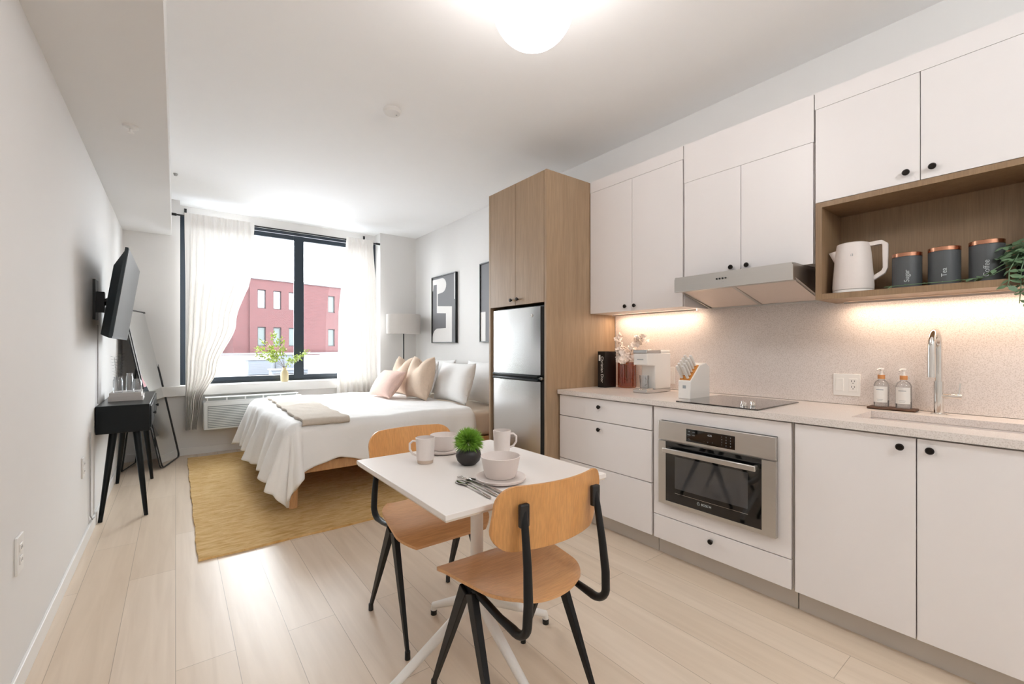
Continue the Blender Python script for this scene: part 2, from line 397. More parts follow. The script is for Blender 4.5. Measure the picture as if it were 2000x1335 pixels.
# ------------------------------------------------------------------ outside
bd = thing('brick_building', 'red brick building with tall narrow windows across the roofs', 'building', (4.7, 40.5, -4))
dd = Vector((.974, .226)); nn = Vector((-.226, .974))
def fc(a, dep, z): return (4.7+dd.x*a+nn.x*dep, 40.5+dd.y*a+nn.y*dep, z)
def fbox(mb, a0, a1, d0, d1, z0, z1):
    vs = [fc(a, d_, z) for z in (z0, z1) for d_ in (d0, d1) for a in (a0, a1)]
    return mb.add(vs, [(0,2,3,1),(4,5,7,6),(0,1,5,4),(2,6,7,3),(0,4,6,2),(1,3,7,5)])
wins = []
for z0, z1 in ((4.37, 5.90), (1.30, 2.87)):
    for a in (.57, 1.78, 3.02, 6.52, 7.73, 8.94, 11.4, 12.6, 13.8): wins.append((a, a+.63, z0, z1))
# facade with real window openings
fa = MB(); cuts = sorted({0, 26}|{x for w_ in wins for x in w_[:2]})
zc = [-4, 1.30, 2.87, 4.37, 5.90, 6.72]
for i in range(len(cuts)-1):
    for j in range(5):
        if j in (1, 3) and any(abs(w_[0]-cuts[i]) < 1e-6 for w_ in wins): continue
        fbox(fa, cuts[i], cuts[i+1], 0, .3, zc[j], zc[j+1])
fbox(fa, 0, 26, .3, 14, -4, 6.6)
fa.build('brick_wall', 'brick', bd, w=True, smooth=False)
fa = MB(); fbox(fa, -1.15, 0, .12, 10, -4, 6.5); fa.build('corner_pier', 'brick', bd, w=True, smooth=False)
fa = MB(); fbox(fa, -7, -1.15, 2.2, 12, -4, 6.2); fa.build('side_wing', 'brick', bd, w=True, smooth=False)
fa = MB(); fbox(fa, -.1, 26.1, -.08, .4, 6.72, 6.86); fa.build('coping', 'stone', bd, w=True, smooth=False)
fa = MB(); fbox(fa, -8, 26, -.25, 0, .62, .76); fa.build('base_ledge', 'stone', bd, w=True, smooth=False)
for k, w_ in enumerate(wins):
    q = MB(); t = .07
    fbox(q, w_[0], w_[0]+t, .1, .2, w_[2], w_[3]); fbox(q, w_[1]-t, w_[1], .1, .2, w_[2], w_[3]); fbox(q, w_[0], w_[1], .1, .2, w_[3]-t, w_[3]); fbox(q, w_[0], w_[1], .1, .2, w_[2], w_[2]+t)
    fo = q.build('window', 'fframe', bd, w=True, smooth=False)
    q = MB(); fbox(q, w_[0]+t, w_[1]-t, .14, .16, w_[2]+t, w_[3]-t); q.build('pane', 'roofw' if w_[2] > 3 and w_[0] < 6 else 'fwinb', fo, w=True, smooth=False)
tag(B(-24, 34, 7.4, 38.8, -.9, -.6).build('flat_roof', 'roofw', smooth=False, loc=(5, 20, -.9)), 'flat white membrane roof stretching below the window', 'roof')
tag(B(-12, 34, 38.2, 38.6, -.6, .60).build('parapet_wall', 'roofw', smooth=False, loc=(10, 38.4, -.6), w=False), 'long low white parapet at the foot of the brick building', 'wall')
tag(B(6.9, 34, 27.6, 28.0, -.6, .80).build('parapet_wall', 'roofw', smooth=False, loc=(18, 27.8, -.6), w=False), 'low white parapet wall on the flat roof, right of the rooftop units', 'wall')
def roof_unit(name, label, x, y, sx, sy, sz):
    u = thing(name, label, 'rooftop unit', (x, y, -.6), 0)
    B(-sx/2, sx/2, -sy/2, sy/2, .1, sz).build('casing', 'unit', u, bevel=.02)
    B(-sx/2-.06, sx/2+.06, -sy/2-.06, sy/2+.06, sz, sz+.06).build('lid', 'stone', u)
    B(-sx/2+.05, sx/2-.05, -sy/2+.05, sy/2-.05, 0, .1).build('skid', 'stone', u)
    g = MB()
    for k in range(6): g.box(-sx/2+.08, sx/2-.08, -sy/2-.012, -sy/2, .25+k*(sz-.4)/6, .29+k*(sz-.4)/6)
    g.build('louvre', 'stone', u)
roof_unit('rooftop_unit', 'pale rooftop air unit nearest the left curtain', 4.2, 32, 1.3, 1.4, 1.0)
roof_unit('rooftop_unit', 'larger pale rooftop unit right behind the leafy vase', 6.0, 33, 1.6, 1.5, 1.3)
roof_unit('rooftop_unit', 'low wide rooftop unit in front of the larger one', 5.0, 27, 1.8, 1.0, .55)

# ------------------------------------------------------------------ curtains and rod
rod = thing('curtain_rod', 'black curtain rod on two ceiling-high brackets over the window', 'curtain rod', (1.1, 6.0, 2.64))
MB().tube([(-.01, 6.0, 2.645), (2.23, 6.0, 2.645)], .009, 12).build('rod', 'blk', rod, w=True)
for x in (-.02, 2.24): MB().lathe([(0, -.03), (.014, -.028), (.015, .028), (0, .03)], (x, 6.0, 2.645), 16, 'x').build('finial', 'blk', rod, w=True)
for x in (.09, 2.15):
    b = MB(); b.box(x-.01, x+.01, 5.995, YG-.035, 2.66, 2.672); b.box(x-.012, x+.012, YG-.04, YG-.032, 2.60, 2.80); b.box(x-.01, x+.01, 5.988, 6.012, 2.63, 2.672)
    b.build('bracket', 'blk', rod, w=True)
def interp(tab, t):
    for (a, va), (b, vb) in zip(tab, tab[1:]):
        if t <= b:
            u = (t-a)/(b-a); u = u*u*(3-2*u); return va+(vb-va)*u
    return tab[-1][1]
def curtain(name_label, xl, xr, ztop, zbot, folds, amp, yb, ph):
    def fn(u, v):
        z = ztop+(zbot-ztop)*v
        a = interp(xl, v); b = interp(xr, v)
        uu = u+.012*math.sin(6*u*PI+3*v)
        x = a+(b-a)*uu
        wdt = (b-a)
        am = amp*(.35 if v < .03 else 1)*(1+.9*v)
        y = yb+am*math.sin(u*folds*2*PI+ph+.8*v+.6*math.sin(2.3*v+u*5))+am*.4*math.sin(u*folds*4.3*PI+1.3)
        if v < .035: x += .002*math.sin(u*90)
        return (x, y, z)
    o = MB().grid(fn, 220, 60)
    return o.build('curtain', 'curt', None, loc=((xl[-1][1]+xr[-1][1])/2, yb, zbot), ang=180)
cL = curtain('l', [(0, .075), (.5, .08), (1, .085)], [(0, .735), (.25, .70), (.5, .55), (.72, .37), (.88, .22), (1, .185)], 2.67, .30, 9, .018, 5.955, .3)
tag(cL, 'white sheer curtain gathered narrow at its hem, left of the window', 'curtain', 'sheer curtains')
cR = curtain('r', [(0, 1.80), (.5, 1.70), (1, 1.68)], [(0, 2.16), (.3, 2.20), (1, 2.235)], 2.67, .42, 8, .020, 5.955, 1.1)
tag(cR, 'white sheer curtain hanging straight beside the pillows end of bed', 'curtain', 'sheer curtains')
del cL['group'], cR['group']

# ------------------------------------------------------------------ wall AC
ac = thing('air_conditioner', 'white through-wall air conditioner below the window sill', 'air conditioner', (.72, 5.98, .28))
B(.24, 1.22, 5.86, YW-.001, .29, .60).build('casing', 'acw', ac, w=True, bevel=.012)
B(.27, 1.19, 5.87, 5.99, .598, .640).build('top_vent', 'acd', ac, w=True)
g = MB()
for k in range(12): g.box(.285, 1.18, 5.852, 5.862, .325+k*.019, .334+k*.019)
g.build('grille', 'acw', ac, w=True)
B(.28, 1.185, 5.858, 5.8605, .315, .555).build('grille_shadow_gap', 'acd', ac, w=True).name = 'gap_shade_sheet'  # thin grey sheet: shade of the grille gaps put into its colour
g = MB()
for k in range(6): g.box(.27+k*.18, .285+k*.18, 5.868, 5.99, .60, .645)
g.box(.26, 1.20, 5.865, 5.873, .60, .612); g.box(.26, 1.2, 5.865, 6.0, .642, .648)
g.build('vent_bars', 'acw', ac, w=True)

# ------------------------------------------------------------------ sill vase with leafy branches
vs_ = thing('leafy_vase', 'sand coloured vase of yellow-green branches on the window sill', 'vase', (1.085, 6.11, .775))
MB().lathe([(.0, 0), (.038, .0), (.045, .02), (.046, .09), (.040, .125), (.024, .145), (.020, .165), (.026, .175), (.022, .175), (.016, .16), (.0, .15)], n=28).build('vase', 'vase', vs_)
lf = MB(); st = MB(); random.seed(3)
for k, (dx, dy, dz, n_) in enumerate([(-.30, -.03, .22, 34), (-.22, .02, .36, 36), (-.12, .03, .44, 36), (-.28, .06, .30, 30), (-.05, -.04, .38, 26), (.20, -.05, .20, 26), (.10, .03, .17, 14), (-.18, -.05, .26, 26), (.26, -.03, .24, 20)]):
    pts = []
    for i in range(7):
        t = i/6; pts.append((dx*t**1.25, dy*t, .16+dz*t-.06*t*t*abs(dx)*2))
    st.tube(pts, [.0022*(1-.7*i/6) for i in range(7)], 5)
    for j in range(n_*2):
        t = random.uniform(.35, 1)
        i = min(5, int(t*6)); p = Vector(pts[i]).lerp(Vector(pts[i+1]), t*6-i)
        d = Vector((dx+random.uniform(-.35, .35), dy+random.uniform(-.35, .35), dz*.6+random.uniform(-.3, .25)))
        p += Vector((random.gauss(0, .018), random.gauss(0, .018), random.gauss(0, .018)))
        lf.leaf(p, d, random.uniform(.030, .050), random.uniform(.012, .020))
st.build('stems', 'stem', vs_); lf.build('foliage', 'olive', vs_, solid=0)

# ------------------------------------------------------------------ rug
def rugf(u, v):
    x = .10+u*1.95; y = 3.02+v*2.85
    e = min(u, 1-u, v, 1-v)
    z = .013+.002*noise.noise((x*9, y*9, 0))
    if u in (0, 1): x += .003*math.sin(y*11)+.002*math.sin(y*37)
    if v in (0, 1): y += .003*math.sin(x*13)
    return (x, y, z)
mb = MB().grid(rugf, 60, 70)
nb = len(mb.v)
ring = [i for i in range(60)]+[59+60*j for j in range(1, 70)]+[60*69+i for i in range(58, -1, -1)]+[60*j for j in range(68, 0, -1)]
low = [(mb.v[i][0], mb.v[i][1], .0005) for i in ring]
mb.v += low
for k in range(len(ring)):
    mb.f.append((ring[k], ring[(k+1) % len(ring)], nb+(k+1) % len(ring), nb+k))
tag(mb.build('rug', 'rug', loc=(1.2, 4.4, 0)), 'ochre wool rug lying under the bed', 'rug')

# ------------------------------------------------------------------ bed
bed = thing('bed', 'wide low pine bed with its head against the right wall', 'bed', (1.75, 4.53, .013))
BX0, BX1, BY0, BY1 = .70, 2.80, 3.55, 5.53; MT = .60
f = MB(); f.box(BX0, BX1, BY0-.02, BY0+.02, .265, .34); f.box(BX0, BX1, BY1-.02, BY1+.02, .24, .34); f.box(BX0-.02, BX0+.02, BY0-.02, BY1+.02, .24, .34); f.box(BX0, BX1, BY0, BY1, .30, .33)
f.build('bed_frame', 'bedw', bed, w=True, bevel=.004)
for x, y in ((.69, 3.58), (.69, 5.52), (2.74, 3.58), (2.74, 5.52)):
    MB().lathe([(.036, .0), (.037, .245)], (x, y, .0148), 20).build('leg', 'bedw', bed, w=True)
def roundbox(x0, x1, y0, y1, z0, z1, r, name, m, parent, w=True):
    return B(x0, x1, y0, y1, z0, z1).build(name, m, parent, w=w, bevel=r, seg=5)
roundbox(BX0, BX1, BY0, BY1, .342, MT-.012, .05, 'mattress', 'sheet', bed)
# duvet and cloth mapping over the mattress
def cloth(p, q, off=0.0, foot=.0):
    # p: distance along x from foot edge BX0 (negative = overhang), q: y coordinate
    x = BX0+p; cx_ = max(x, BX0+.03); cy_ = min(max(q, BY0+.02), BY1-.02)
    ex, ey = x-cx_, q-cy_; d = math.hypot(ex, ey)
    ztop = MT+.035+.012*noise.noise((x*3.1, q*3.1, 1.7))+.007*noise.noise((x*9, q*7, 4.2))
    if d < 1e-6: return Vector((x, q, ztop+off))
    nx, ny = ex/d, ey/d; r = .07
    if d < r*PI/2: a = d/r; out = r*math.sin(a); dz = r*(1-math.cos(a)); 
    else: out = r; dz = r+(d-r*PI/2)
    over = max(0, d-r*.8)
    if ex < -1e-6:
        tng = cy_+ (math.atan2(ny, -nx)*.35 if ey else 0)
        fold = .036*over/.4*math.sin(tng*17+1.5*math.sin(tng*5))+.012*over/.4*math.sin(tng*41+1)
        flare = .24*over*(1+.2*math.sin(tng*7))
    else:
        fold = .018*over/.3*math.sin(x*15+2*math.sin(x*3)); flare = .08*over
    out += fold+flare+.01
    z = ztop-dz*(.97)
    z += .012*noise.noise((x*6, q*6, z*4))*min(1, over*4)
    return Vector((cx_+nx*(out+off), cy_+ny*(out+off), z+(off if d < r else off*.4)))
def duv(u, v):
    p = -.46+u*(1.98+.0); q = (BY0-.335)+v*(BY1+.22-BY0+.335)
    if q < BY0: q += (.02*math.sin(p*9)+.025*math.sin(p*4+1))*(BY0-q)/.3
    if q < BY0 and p < .30: q -= .10*(BY0-q)/.33*min(1, (.30-p)/.30)
    if u == 1: p += .015*math.sin(v*30)
    if p < 0: p *= 1+.04*math.sin(q*6)
    c_ = cloth(p, q); c_.z = max(c_.z, .05); return tuple(c_)
mb = MB().grid(duv, 110, 150)
dv = mb.build('duvet', 'linen', None, solid=.018, ang=180, loc=(1.5, 4.5, .6)); tag(dv, 'puffy white duvet draped over the foot and sides of the bed', 'duvet')
def thr(u, v):
    p = .035+u*.34+.05*v; q = (BY0-.05)+v*(1.93)
    if u in (0, 1): p += .008*math.sin(v*40)
    c_ = cloth(p, q, .022+.004*noise.noise((u*6, v*20, 3))); return tuple(c_)
th = MB().grid(thr, 30, 90).build('throw_blanket', 'throw', None, solid=.016, ang=180, loc=(.95, 4.5, .63)); tag(th, 'folded beige throw laid across the foot of the bed', 'blanket')
def pillow(name, label, cat, x, y, z, wy, hz, t, tilt, m, yaw=0, chop=0, group=None):
    # stands on its lower edge, faces -X, leans back by tilt
    R_ = Matrix.Rotation(yaw, 3, 'Z') @ Matrix.Rotation(tilt, 3, 'Y')
    def side(sg):
        def fn(u, v):
            a = 2*u-1; b = 2*v-1
            th_ = t*.5*(max(0, 1-abs(a)**2.6)**.55)*(max(0, 1-abs(b)**2.6)**.55)
            pin = 1-.07*(1-abs(a)**2)*abs(b)**3*1.0
            pz = 1-.06*(1-abs(b)**2)*abs(a)**3
            yy = a*wy/2*pz; zz = b*hz/2*pin
            if chop:
                k = math.exp(-(a/.38)**2)*max(0, (b+.1))/1.1
                zz -= chop*k; th_ *= 1-.25*k
            th_ += .004*noise.noise((a*3, b*3, x+y))
            P_ = R_ @ Vector((sg*th_, yy, zz+hz/2))
            return (P_.x, P_.y, P_.z)
        return fn
    mb = MB().grid(side(-1), 34, 34); mb.grid(side(1), 34, 34)
    o = mb.build(name, m, None, ang=180)
    o.location = (x, y, z)
    import bmesh
    b_ = bmesh.new(); b_.from_mesh(o.data); bmesh.ops.remove_doubles(b_, verts=b_.verts, dist=.0015); bmesh.ops.recalc_face_normals(b_, faces=b_.faces); b_.to_mesh(o.data); b_.free(); o.data.shade_smooth()
    return tag(o, label, cat, group)
ZP = .632
pillow('pillow', 'white pillow leaning behind the nearer beige cushion', 'pillow', 2.27, 4.05, ZP, .68, .43, .19, .30, 'linen')
pillow('pillow', 'white pillow standing rearmost near the fridge, against the wall', 'pillow', 2.60, 4.00, ZP-.03, .70, .46, .17, .22, 'linen')
pillow('pillow', 'white pillow on the far side of the bed behind the farther beige cushion', 'pillow', 2.38, 5.03, ZP, .66, .42, .19, .30, 'linen')
pillow('pillow', 'white pillow on the far side of the bed, against the wall', 'pillow', 2.62, 5.02, ZP-.03, .70, .46, .17, .22, 'linen')
pillow('cushion', 'beige linen cushion with a dented top, nearer of the two', 'cushion', 2.07, 4.42, ZP+.012, .50, .47, .21, .22, 'beige', 0, .10)
pillow('cushion', 'beige linen cushion with a dented top, nearer the window', 'cushion', 2.12, 4.98, ZP+.012, .48, .46, .20, .22, 'beige', 0, .10)
pillow('cushion', 'small blush pink cushion lying in front of the beige ones', 'cushion', 1.78, 4.74, ZP+.03, .54, .34, .17, .62, 'pink', .05)

# nightstand with rust vase, seen between bed and fridge
ns = thing('nightstand', 'small wooden nightstand between the bed and the fridge', 'nightstand', (2.62, 3.26, 0))
B(2.46, 2.80, 3.10, 3.42, .14, .44).build('body', 'bedw', ns, w=True, bevel=.005)
B(2.452, 2.46, 3.115, 3.405, .16, .42).build('drawer', 'bedw', ns, w=True, bevel=.003)
for x in (2.48, 2.78):
    for y in (3.12, 3.40): MB().tube([(x, y, .14), (x, y, 0)], .014, 10).build('leg', 'bedw', ns, w=True)
rv = MB().lathe([(0, 0), (.05, 0), (.075, .03), (.082, .06), (.07, .10), (.04, .12), (.036, .13), (.03, .13), (.03, .11), (0, .10)], n=28).build('rust_vase', 'rust'); rv.location = (2.53, 3.37, .441)
tag(rv, 'rust brown round vase beside the fridge, mostly hidden', 'vase')

# ------------------------------------------------------------------ floor lamp
fl = thing('floor_lamp', 'floor lamp with a white drum shade in the corner by the bed', 'lamp', (2.545, 5.825, 0))
MB().lathe([(0, 0), (.13, 0), (.13, .012), (.02, .02), (0, .02)], n=40).build('base', 'blk', fl)
MB().tube([(0, 0, .015), (0, 0, 1.52)], .009, 12).build('pole', 'blk', fl)
MB().lathe([(.232, 1.395), (.232, 1.66)], n=56).add([], []).build('lamp_shade', 'shade', fl, solid=.003)
# open drum: rebuild without caps
sh = fl.children[-1]; import bmesh
bm = bmesh.new(); bm.from_mesh(sh.data); bmesh.ops.delete(bm, geom=[f_ for f_ in bm.faces if len(f_.verts) > 4], context='FACES'); bm.to_mesh(sh.data); bm.free()
MB().lathe([(0, 1.45), (.025, 1.47), (.035, 1.51), (.02, 1.55), (0, 1.56)], n=20).build('bulb', 'white', fl)
g = MB()
for k in range(3):
    a = k*2*PI/3; g.tube([(0, 0, 1.44), (.23*math.cos(a), .23*math.sin(a), 1.44)], .002, 6)
g.build('shade_ring', 'blk', fl)

# ------------------------------------------------------------------ framed prints
def frame(ya, yb, za, zb, label, shapes):
    t = thing('framed_print', label, 'picture', (XR-.02, (ya+yb)/2, za))
    fb = MB(); d = .035; w_ = .012
    fb.box(XR-d, XR, ya, ya+w_, za, zb); fb.box(XR-d, XR, yb-w_, yb, za, zb); fb.box(XR-d, XR, ya+w_, yb-w_, za, za+w_); fb.box(XR-d, XR, ya+w_, yb-w_, zb-w_, zb)
    fb.build('frame', 'blk', t, w=True)
    pr = B(XR-.022, XR-.002, ya+w_, yb-w_, za+w_, zb-w_).build('print', 'art_g', t, w=True, smooth=False)
    mb = MB(); W_ = yb-ya-2*w_; H_ = zb-za-2*w_
    for s_ in shapes:
        # viewed facing the wall (+X): left of picture = larger y
        poly = [(yb-w_-p[0]*W_, za+w_+p[1]*H_) for p in s_]
        mb.prism(poly, 'x', XR-.0235, XR-.021)
    mb.build('white_shapes', 'art_w', pr, w=True, smooth=False)
def arc(cx_, cy_, rx, ry, a0, a1, n=10): return [(cx_+rx*math.cos(math.radians(a0+(a1-a0)*i/n)), cy_+ry*math.sin(math.radians(a0+(a1-a0)*i/n))) for i in range(n+1)]
s1 = [[(.0, .97)]+[(.45, .97)]+arc(.42, .86, .19, .11, 80, -80)+[(.24, .74), (.24, .58), (.20, .58), (.20, .89), (.05, .89), (.03, .80), (.0, .80)],
      [(.20, .585), (.24, .585), (.24, .555), (.85, .52), (.85, .0), (.0, .0), (.0, .06)]+arc(.25, .06, .25, .15, 180, 95)+[(.60, .21), (.60, .43), (.20, .45)],
      [(.94, .62), (1, .62), (1, 1), (.94, 1)]]
frame(4.87, 5.53, 1.262, 2.17, 'black framed grey and white abstract print, nearer the window', s1)
s2 = [[(.42, .45), (.72, .45), (.72, 1), (.42, 1)], [(0, 0), (.16, 0), (.16, .38), (0, .38)], [(.5, 0), (.9, 0), (.9, .3), (.6, .36)]]
frame(3.66, 4.315, 1.262, 2.18, 'black framed grey and white abstract print, partly hidden by the fridge cabinet', s2)

# ------------------------------------------------------------------ TV and mount
tv = thing('television', 'flat black television tilted down on the left wall', 'television', (-.27, 4.125, 1.259))
tilt = math.atan2(.078, .562); ca, sa = math.cos(tilt), math.sin(tilt)
def TVP(d, y, h_): # d: depth behind screen face (towards wall), h: height along the panel
    return (-.307+h_*sa-d*ca, y, 1.259+h_*ca+d*sa)
def tvbox(mb, d0, d1, ya, yb, h0, h1):
    vs = [TVP(d_, y, hh) for hh in (h0, h1) for y in (ya, yb) for d_ in (d0, d1)]
    return mb.add(vs, [(0,2,3,1),(4,5,7,6),(0,1,5,4),(2,6,7,3),(0,4,6,2),(1,3,7,5)])
b = MB(); tvbox(b, 0.001, .018, 3.60, 4.65, 0, .567); b.build('bezel', 'tvback', tv, w=True, bevel=.002)
b = MB(); tvbox(b, -.001, .004, 3.606, 4.644, .012, .561); b.build('screen', 'screen', tv, w=True)
b = MB(); vs = [TVP(d_, y, hh) for (d_, i_) in ((.018, 0), (.062, .05)) for (y, hh) in ((3.62+i_, .0+i_*.3), (4.63-i_, .0+i_*.3), (4.63-i_, .55-i_*2), (3.62+i_, .55-i_*2))]
b.add(vs, [(0,1,2,3),(7,6,5,4),(0,4,5,1),(1,5,6,2),(2,6,7,3),(3,7,4,0)]); b.build('rear_housing', 'tvback', tv, w=True, bevel=.004)
mt = thing('wall_mount', 'black bracket arm holding the television to the wall', 'bracket', (-.43, 4.15, 1.4))
B(-.4395, -.425, 4.02, 4.16, 1.39, 1.66).build('wall_plate', 'blk', mt, w=True)
b = MB(); b.box(-.43, -.385, 4.05, 4.11, 1.44, 1.58); b.tube([(-.40, 4.08, 1.50), (-.36, 4.10, 1.53)], .02, 10); b.build('arm', 'blk', mt, w=True)
b = MB(); tvbox(b, .064, .074, 4.0, 4.18, .1, .40); b.build('tv_plate', 'blk', mt, w=True)

# ------------------------------------------------------------------ console table
cs = thing('console_table', 'black console table on splayed legs under the television', 'console table', (-.29, 4.68, 0))
B(-.435, -.147, 4.10, 5.26, .605, .797).build('body', 'teal', cs, w=True, bevel=.004)
for a, bb in ((4.13, 4.66), (4.70, 5.23)):
    dr = B(-.147, -.139, a, bb, .625, .780).build('drawer', 'teal', cs, w=True, bevel=.002)
    MB().lathe([(0, .022), (.011, .020), (.012, .012), (.005, .006), (.005, 0)], (-.139, (a+bb)/2, .70), 16, 'x').build('knob', 'blk', dr, w=True)
for (xf, yf, xt, yt) in ((-.412, 4.115, -.350, 4.20), (-.168, 4.10, -.225, 4.19), (-.41, 5.20, -.355, 5.12), (-.172, 5.20, -.225, 5.13)):
    MB().tube([(xt, yt, .607), (xf, yf, 0.001)], [.024, .0125], 16).build('leg', 'teal', cs, w=True)
def book(label, x0, x1, y0, y1, z0, z1, group=None, cov='bookp'):
    t = thing('book', label, 'book', ((x0+x1)/2, (y0+y1)/2, z0), 0, group)
    c_ = MB(); e = .003; c_.box(x0, x1, y0, y1, z0, z0+e); c_.box(x0, x1, y0, y1, z1-e, z1); c_.box(x0, x1, y0, y0+e, z0+e, z1-e)
    c_.build('cover', cov, t, w=True); B(x0+.004, x1-.004, y0+e, y1-.004, z0+e, z1-e).build('pages', 'paper', t, w=True, smooth=False); return t
book('greige book lying on the console table, lower of two', -.40, -.20, 4.42, 4.70, .7975, .830)
book('greige book stacked on top of the other on the console', -.395, -.21, 4.43, 4.70, .8305, .858)
def glassvase(label, x, y, z, r, h_, br=None):
    t = thing('glass_vase', label, 'vase', (x, y, z))
    MB().lathe([(0, 0), (r*.85, 0), (r, .01), (r, h_*.75), (r*.8, h_*.9), (r*.85, h_), (r*.78, h_), (r*.72, h_*.9), (r*.9, h_*.75), (r*.9, .015), (0, .012)], n=28).build('glass', 'clear', t); return t
gv = glassvase('clear glass vase on the books holding grey leaf sprigs, by the wall', -.35, 4.50, .8585, .03, .12)
st = MB(); lf = MB(); random.seed(5)
for (dx, dy, dz) in ((-.02, -.02, .14), (.02, .0, .16), (.0, -.05, .12)):
    pts = [(dx*t, dy*t, .01+(.12+dz)*t) for t in (0, .3, .6, 1)]; st.tube(pts, .0012, 5)
    for j in range(9):
        t = .3+.7*j/8
        for sg in (-1, 1): lf.leaf((dx*t, dy*t, .01+(.12+dz)*t), (sg*.8, sg*.3, .35), .028, .010, (0, 0, 1))
st.build('stems', 'grey', gv); lf.build('leaves', 'grey', gv)
glassvase('taller clear glass bottle between the two small vases on the books', -.285, 4.53, .8585, .022, .145)
glassvase('wide clear glass tumbler at the room side of the books', -.235, 4.50, .8585, .026, .10)

# ------------------------------------------------------------------ leaning mirror
mr = thing('floor_mirror', 'tall rounded floor mirror leaning beside the console table', 'mirror', (-.04, 5.82, 0))
P0 = Vector((-.11, 5.54, 0.004)); P1 = Vector((.03, 6.06, .004)); Hm = 1.60
e1 = (P1-P0).normalized(); Wm = (P1-P0).length; nb_ = Vector((-e1.y, e1.x, 0))
up_ = (nb_*.30+Vector((0, 0, 1.57))).normalized(); nr = e1.cross(up_)
def mpt(a, b_, c_=0): return P0+e1*a+up_*b_+nr*c_
rr = .05; outl = []
for (cx_, cy_, a0) in ((Wm-rr, Hm-rr, 0), (rr, Hm-rr, 90), (rr, rr, 180), (Wm-rr, rr, 270)):
    for i in range(7): an = math.radians(a0+15*i); outl.append((cx_+rr*math.cos(an), cy_+rr*math.sin(an)))
n_ = len(outl); mb = MB(); vs = [mpt(a, b_, .004) for a, b_ in outl]+[mpt(a, b_, -.004) for a, b_ in outl]
mb.add(vs, [tuple(range(n_)), tuple(range(n_, 2*n_))[::-1]]+[(i, (i+1) % n_, n_+(i+1) % n_, n_+i) for i in range(n_)])
mb.build('mirror_glass', 'mirror', mr, w=True, smooth=False)
fr = MB(); inn = [(a+(.008 if a < Wm/2 else -.008), b_+(.008 if b_ < Hm/2 else -.008)) for a, b_ in outl]
vs = []
for q in (outl, inn):
    for c_ in (-.015, .012): vs += [mpt(a, b_, c_) for a, b_ in q]
fs = []
for i in range(n_):
    j = (i+1) % n_
    fs += [(i, j, n_+j, n_+i), (2*n_+i, 3*n_+i, 3*n_+j, 2*n_+j), (i, 2*n_+i, 2*n_+j, j), (n_+i, n_+j, 3*n_+j, 3*n_+i)]
fr.add(vs, fs); fr.build('frame', 'blk', mr, w=True, smooth=False)
sg_ = 1 if (nr.x < 0) else -1
stp = [mpt(.10, 1.05, 0)+Vector((-.03, .01, 0)), Vector((-.41, 5.62, .012)), Vector((-.33, 5.98, .012)), mpt(Wm-.10, 1.05, 0)+Vector((-.03, .01, 0))]
MB().tube(stp, .007, 8).build('rear_stand', 'blk', mr, w=True)

# ------------------------------------------------------------------ wall plates, cable, ceiling fittings
def plate_left(label, y, z, hh=.12, ww=.075):
    t = thing('wall_outlet', label, 'outlet', (XL, y, z))
    B(XL, XL+.008, y-ww/2, y+ww/2, z-hh/2, z+hh/2).build('cover_plate', 'trim', t, w=True, bevel=.002)
    for dz in (-.022, .022):
        B(XL+.008, XL+.011, y-.016, y+.016, z+dz-.014, z+dz+.014).build('socket', 'white', t, w=True, bevel=.001)
        s_ = MB(); s_.box(XL+.0105, XL+.0115, y-.008, y-.006, z+dz-.005, z+dz+.005); s_.box(XL+.0105, XL+.0115, y+.006, y+.008, z+dz-.005, z+dz+.005); s_.build('slots', 'slot', t, w=True)
plate_left('white wall outlet low on the left wall nearest the viewer', 2.275, .48, .13, .08)
plate_left('white wall outlet low on the left wall next to the grey cable', 3.62, .49)
plate_left('white wall outlet near the floor behind the console table', 4.75, .30, .09, .06)
tag(MB().tube([(XL+.008, 3.86, .66), (XL+.008, 3.86, .13), (XL+.016, 3.87, .10), (XL+.016, 3.95, .09)], .004, 8).build('power_cable', 'cable', loc=(XL, 3.86, .1)), 'thin grey cable running down the left wall to the baseboard', 'cable')
tag(MB().tube([(XL+.008, 4.2, 1.36), (XL+.008, 4.2, .81)], .004, 8).build('power_cable', 'cable', loc=(XL, 4.2, .8)), 'thin cable dropping from the television to the console table', 'cable')
sp = thing('sprinkler_head', 'white fire sprinkler under the soffit on the left', 'sprinkler', (-.197, 3.22, 2.43))
MB().lathe([(.0, 0), (.038, 0), (.034, -.010), (.012, -.016), (0, -.016)], n=28).build('escutcheon', 'trim', sp)
MB().lathe([(.006, -.014), (.006, -.034), (.014, -.036), (.014, -.038), (0, -.038)], n=16).build('deflector', 'white', sp)
sd = thing('smoke_detector', 'round white smoke detector on the ceiling', 'smoke detector', (1.18, 2.89, H))
MB().lathe([(0, 0), (.062, 0), (.062, -.012), (.052, -.024), (0, -.026)], n=40).build('housing', 'trim', sd)
MB().lathe([(.005, -.024), (.005, -.029), (0, -.029)], (.03, 0, 0), n=12).build('test_button', 'cable', sd)
tag(MB().lathe([(0, 0), (.018, 0), (.012, -.02), (0, -.022)], n=16).build('ceiling_sensor', 'cable', loc=None), 'tiny sensor on the ceiling beside the soffit near the window', 'sensor').location = (0.0, 5.18, H)
def globe(label, x, y, gm='globe'):
    t = thing('globe_light', label, 'ceiling light', (x, y, H))
    MB().lathe([(0, 0), (.075, 0), (.075, -.02), (.03, -.03), (.03, -.11), (0, -.11)], n=32).build('canopy', 'trim', t)
    R0 = .165; zc_ = -.26
    MB().lathe([(R0*math.sin(a*PI/24), zc_-R0*math.cos(a*PI/24)) for a in range(25)], n=48).build('globe', gm, t, ang=180)
globe('glowing white globe light over the dining table', 1.13, 1.335)
globe('unseen white fill globe added behind the viewer', 1.13, -1.25, 'globe_fill')  # added globe, out of view, only there to brighten the room

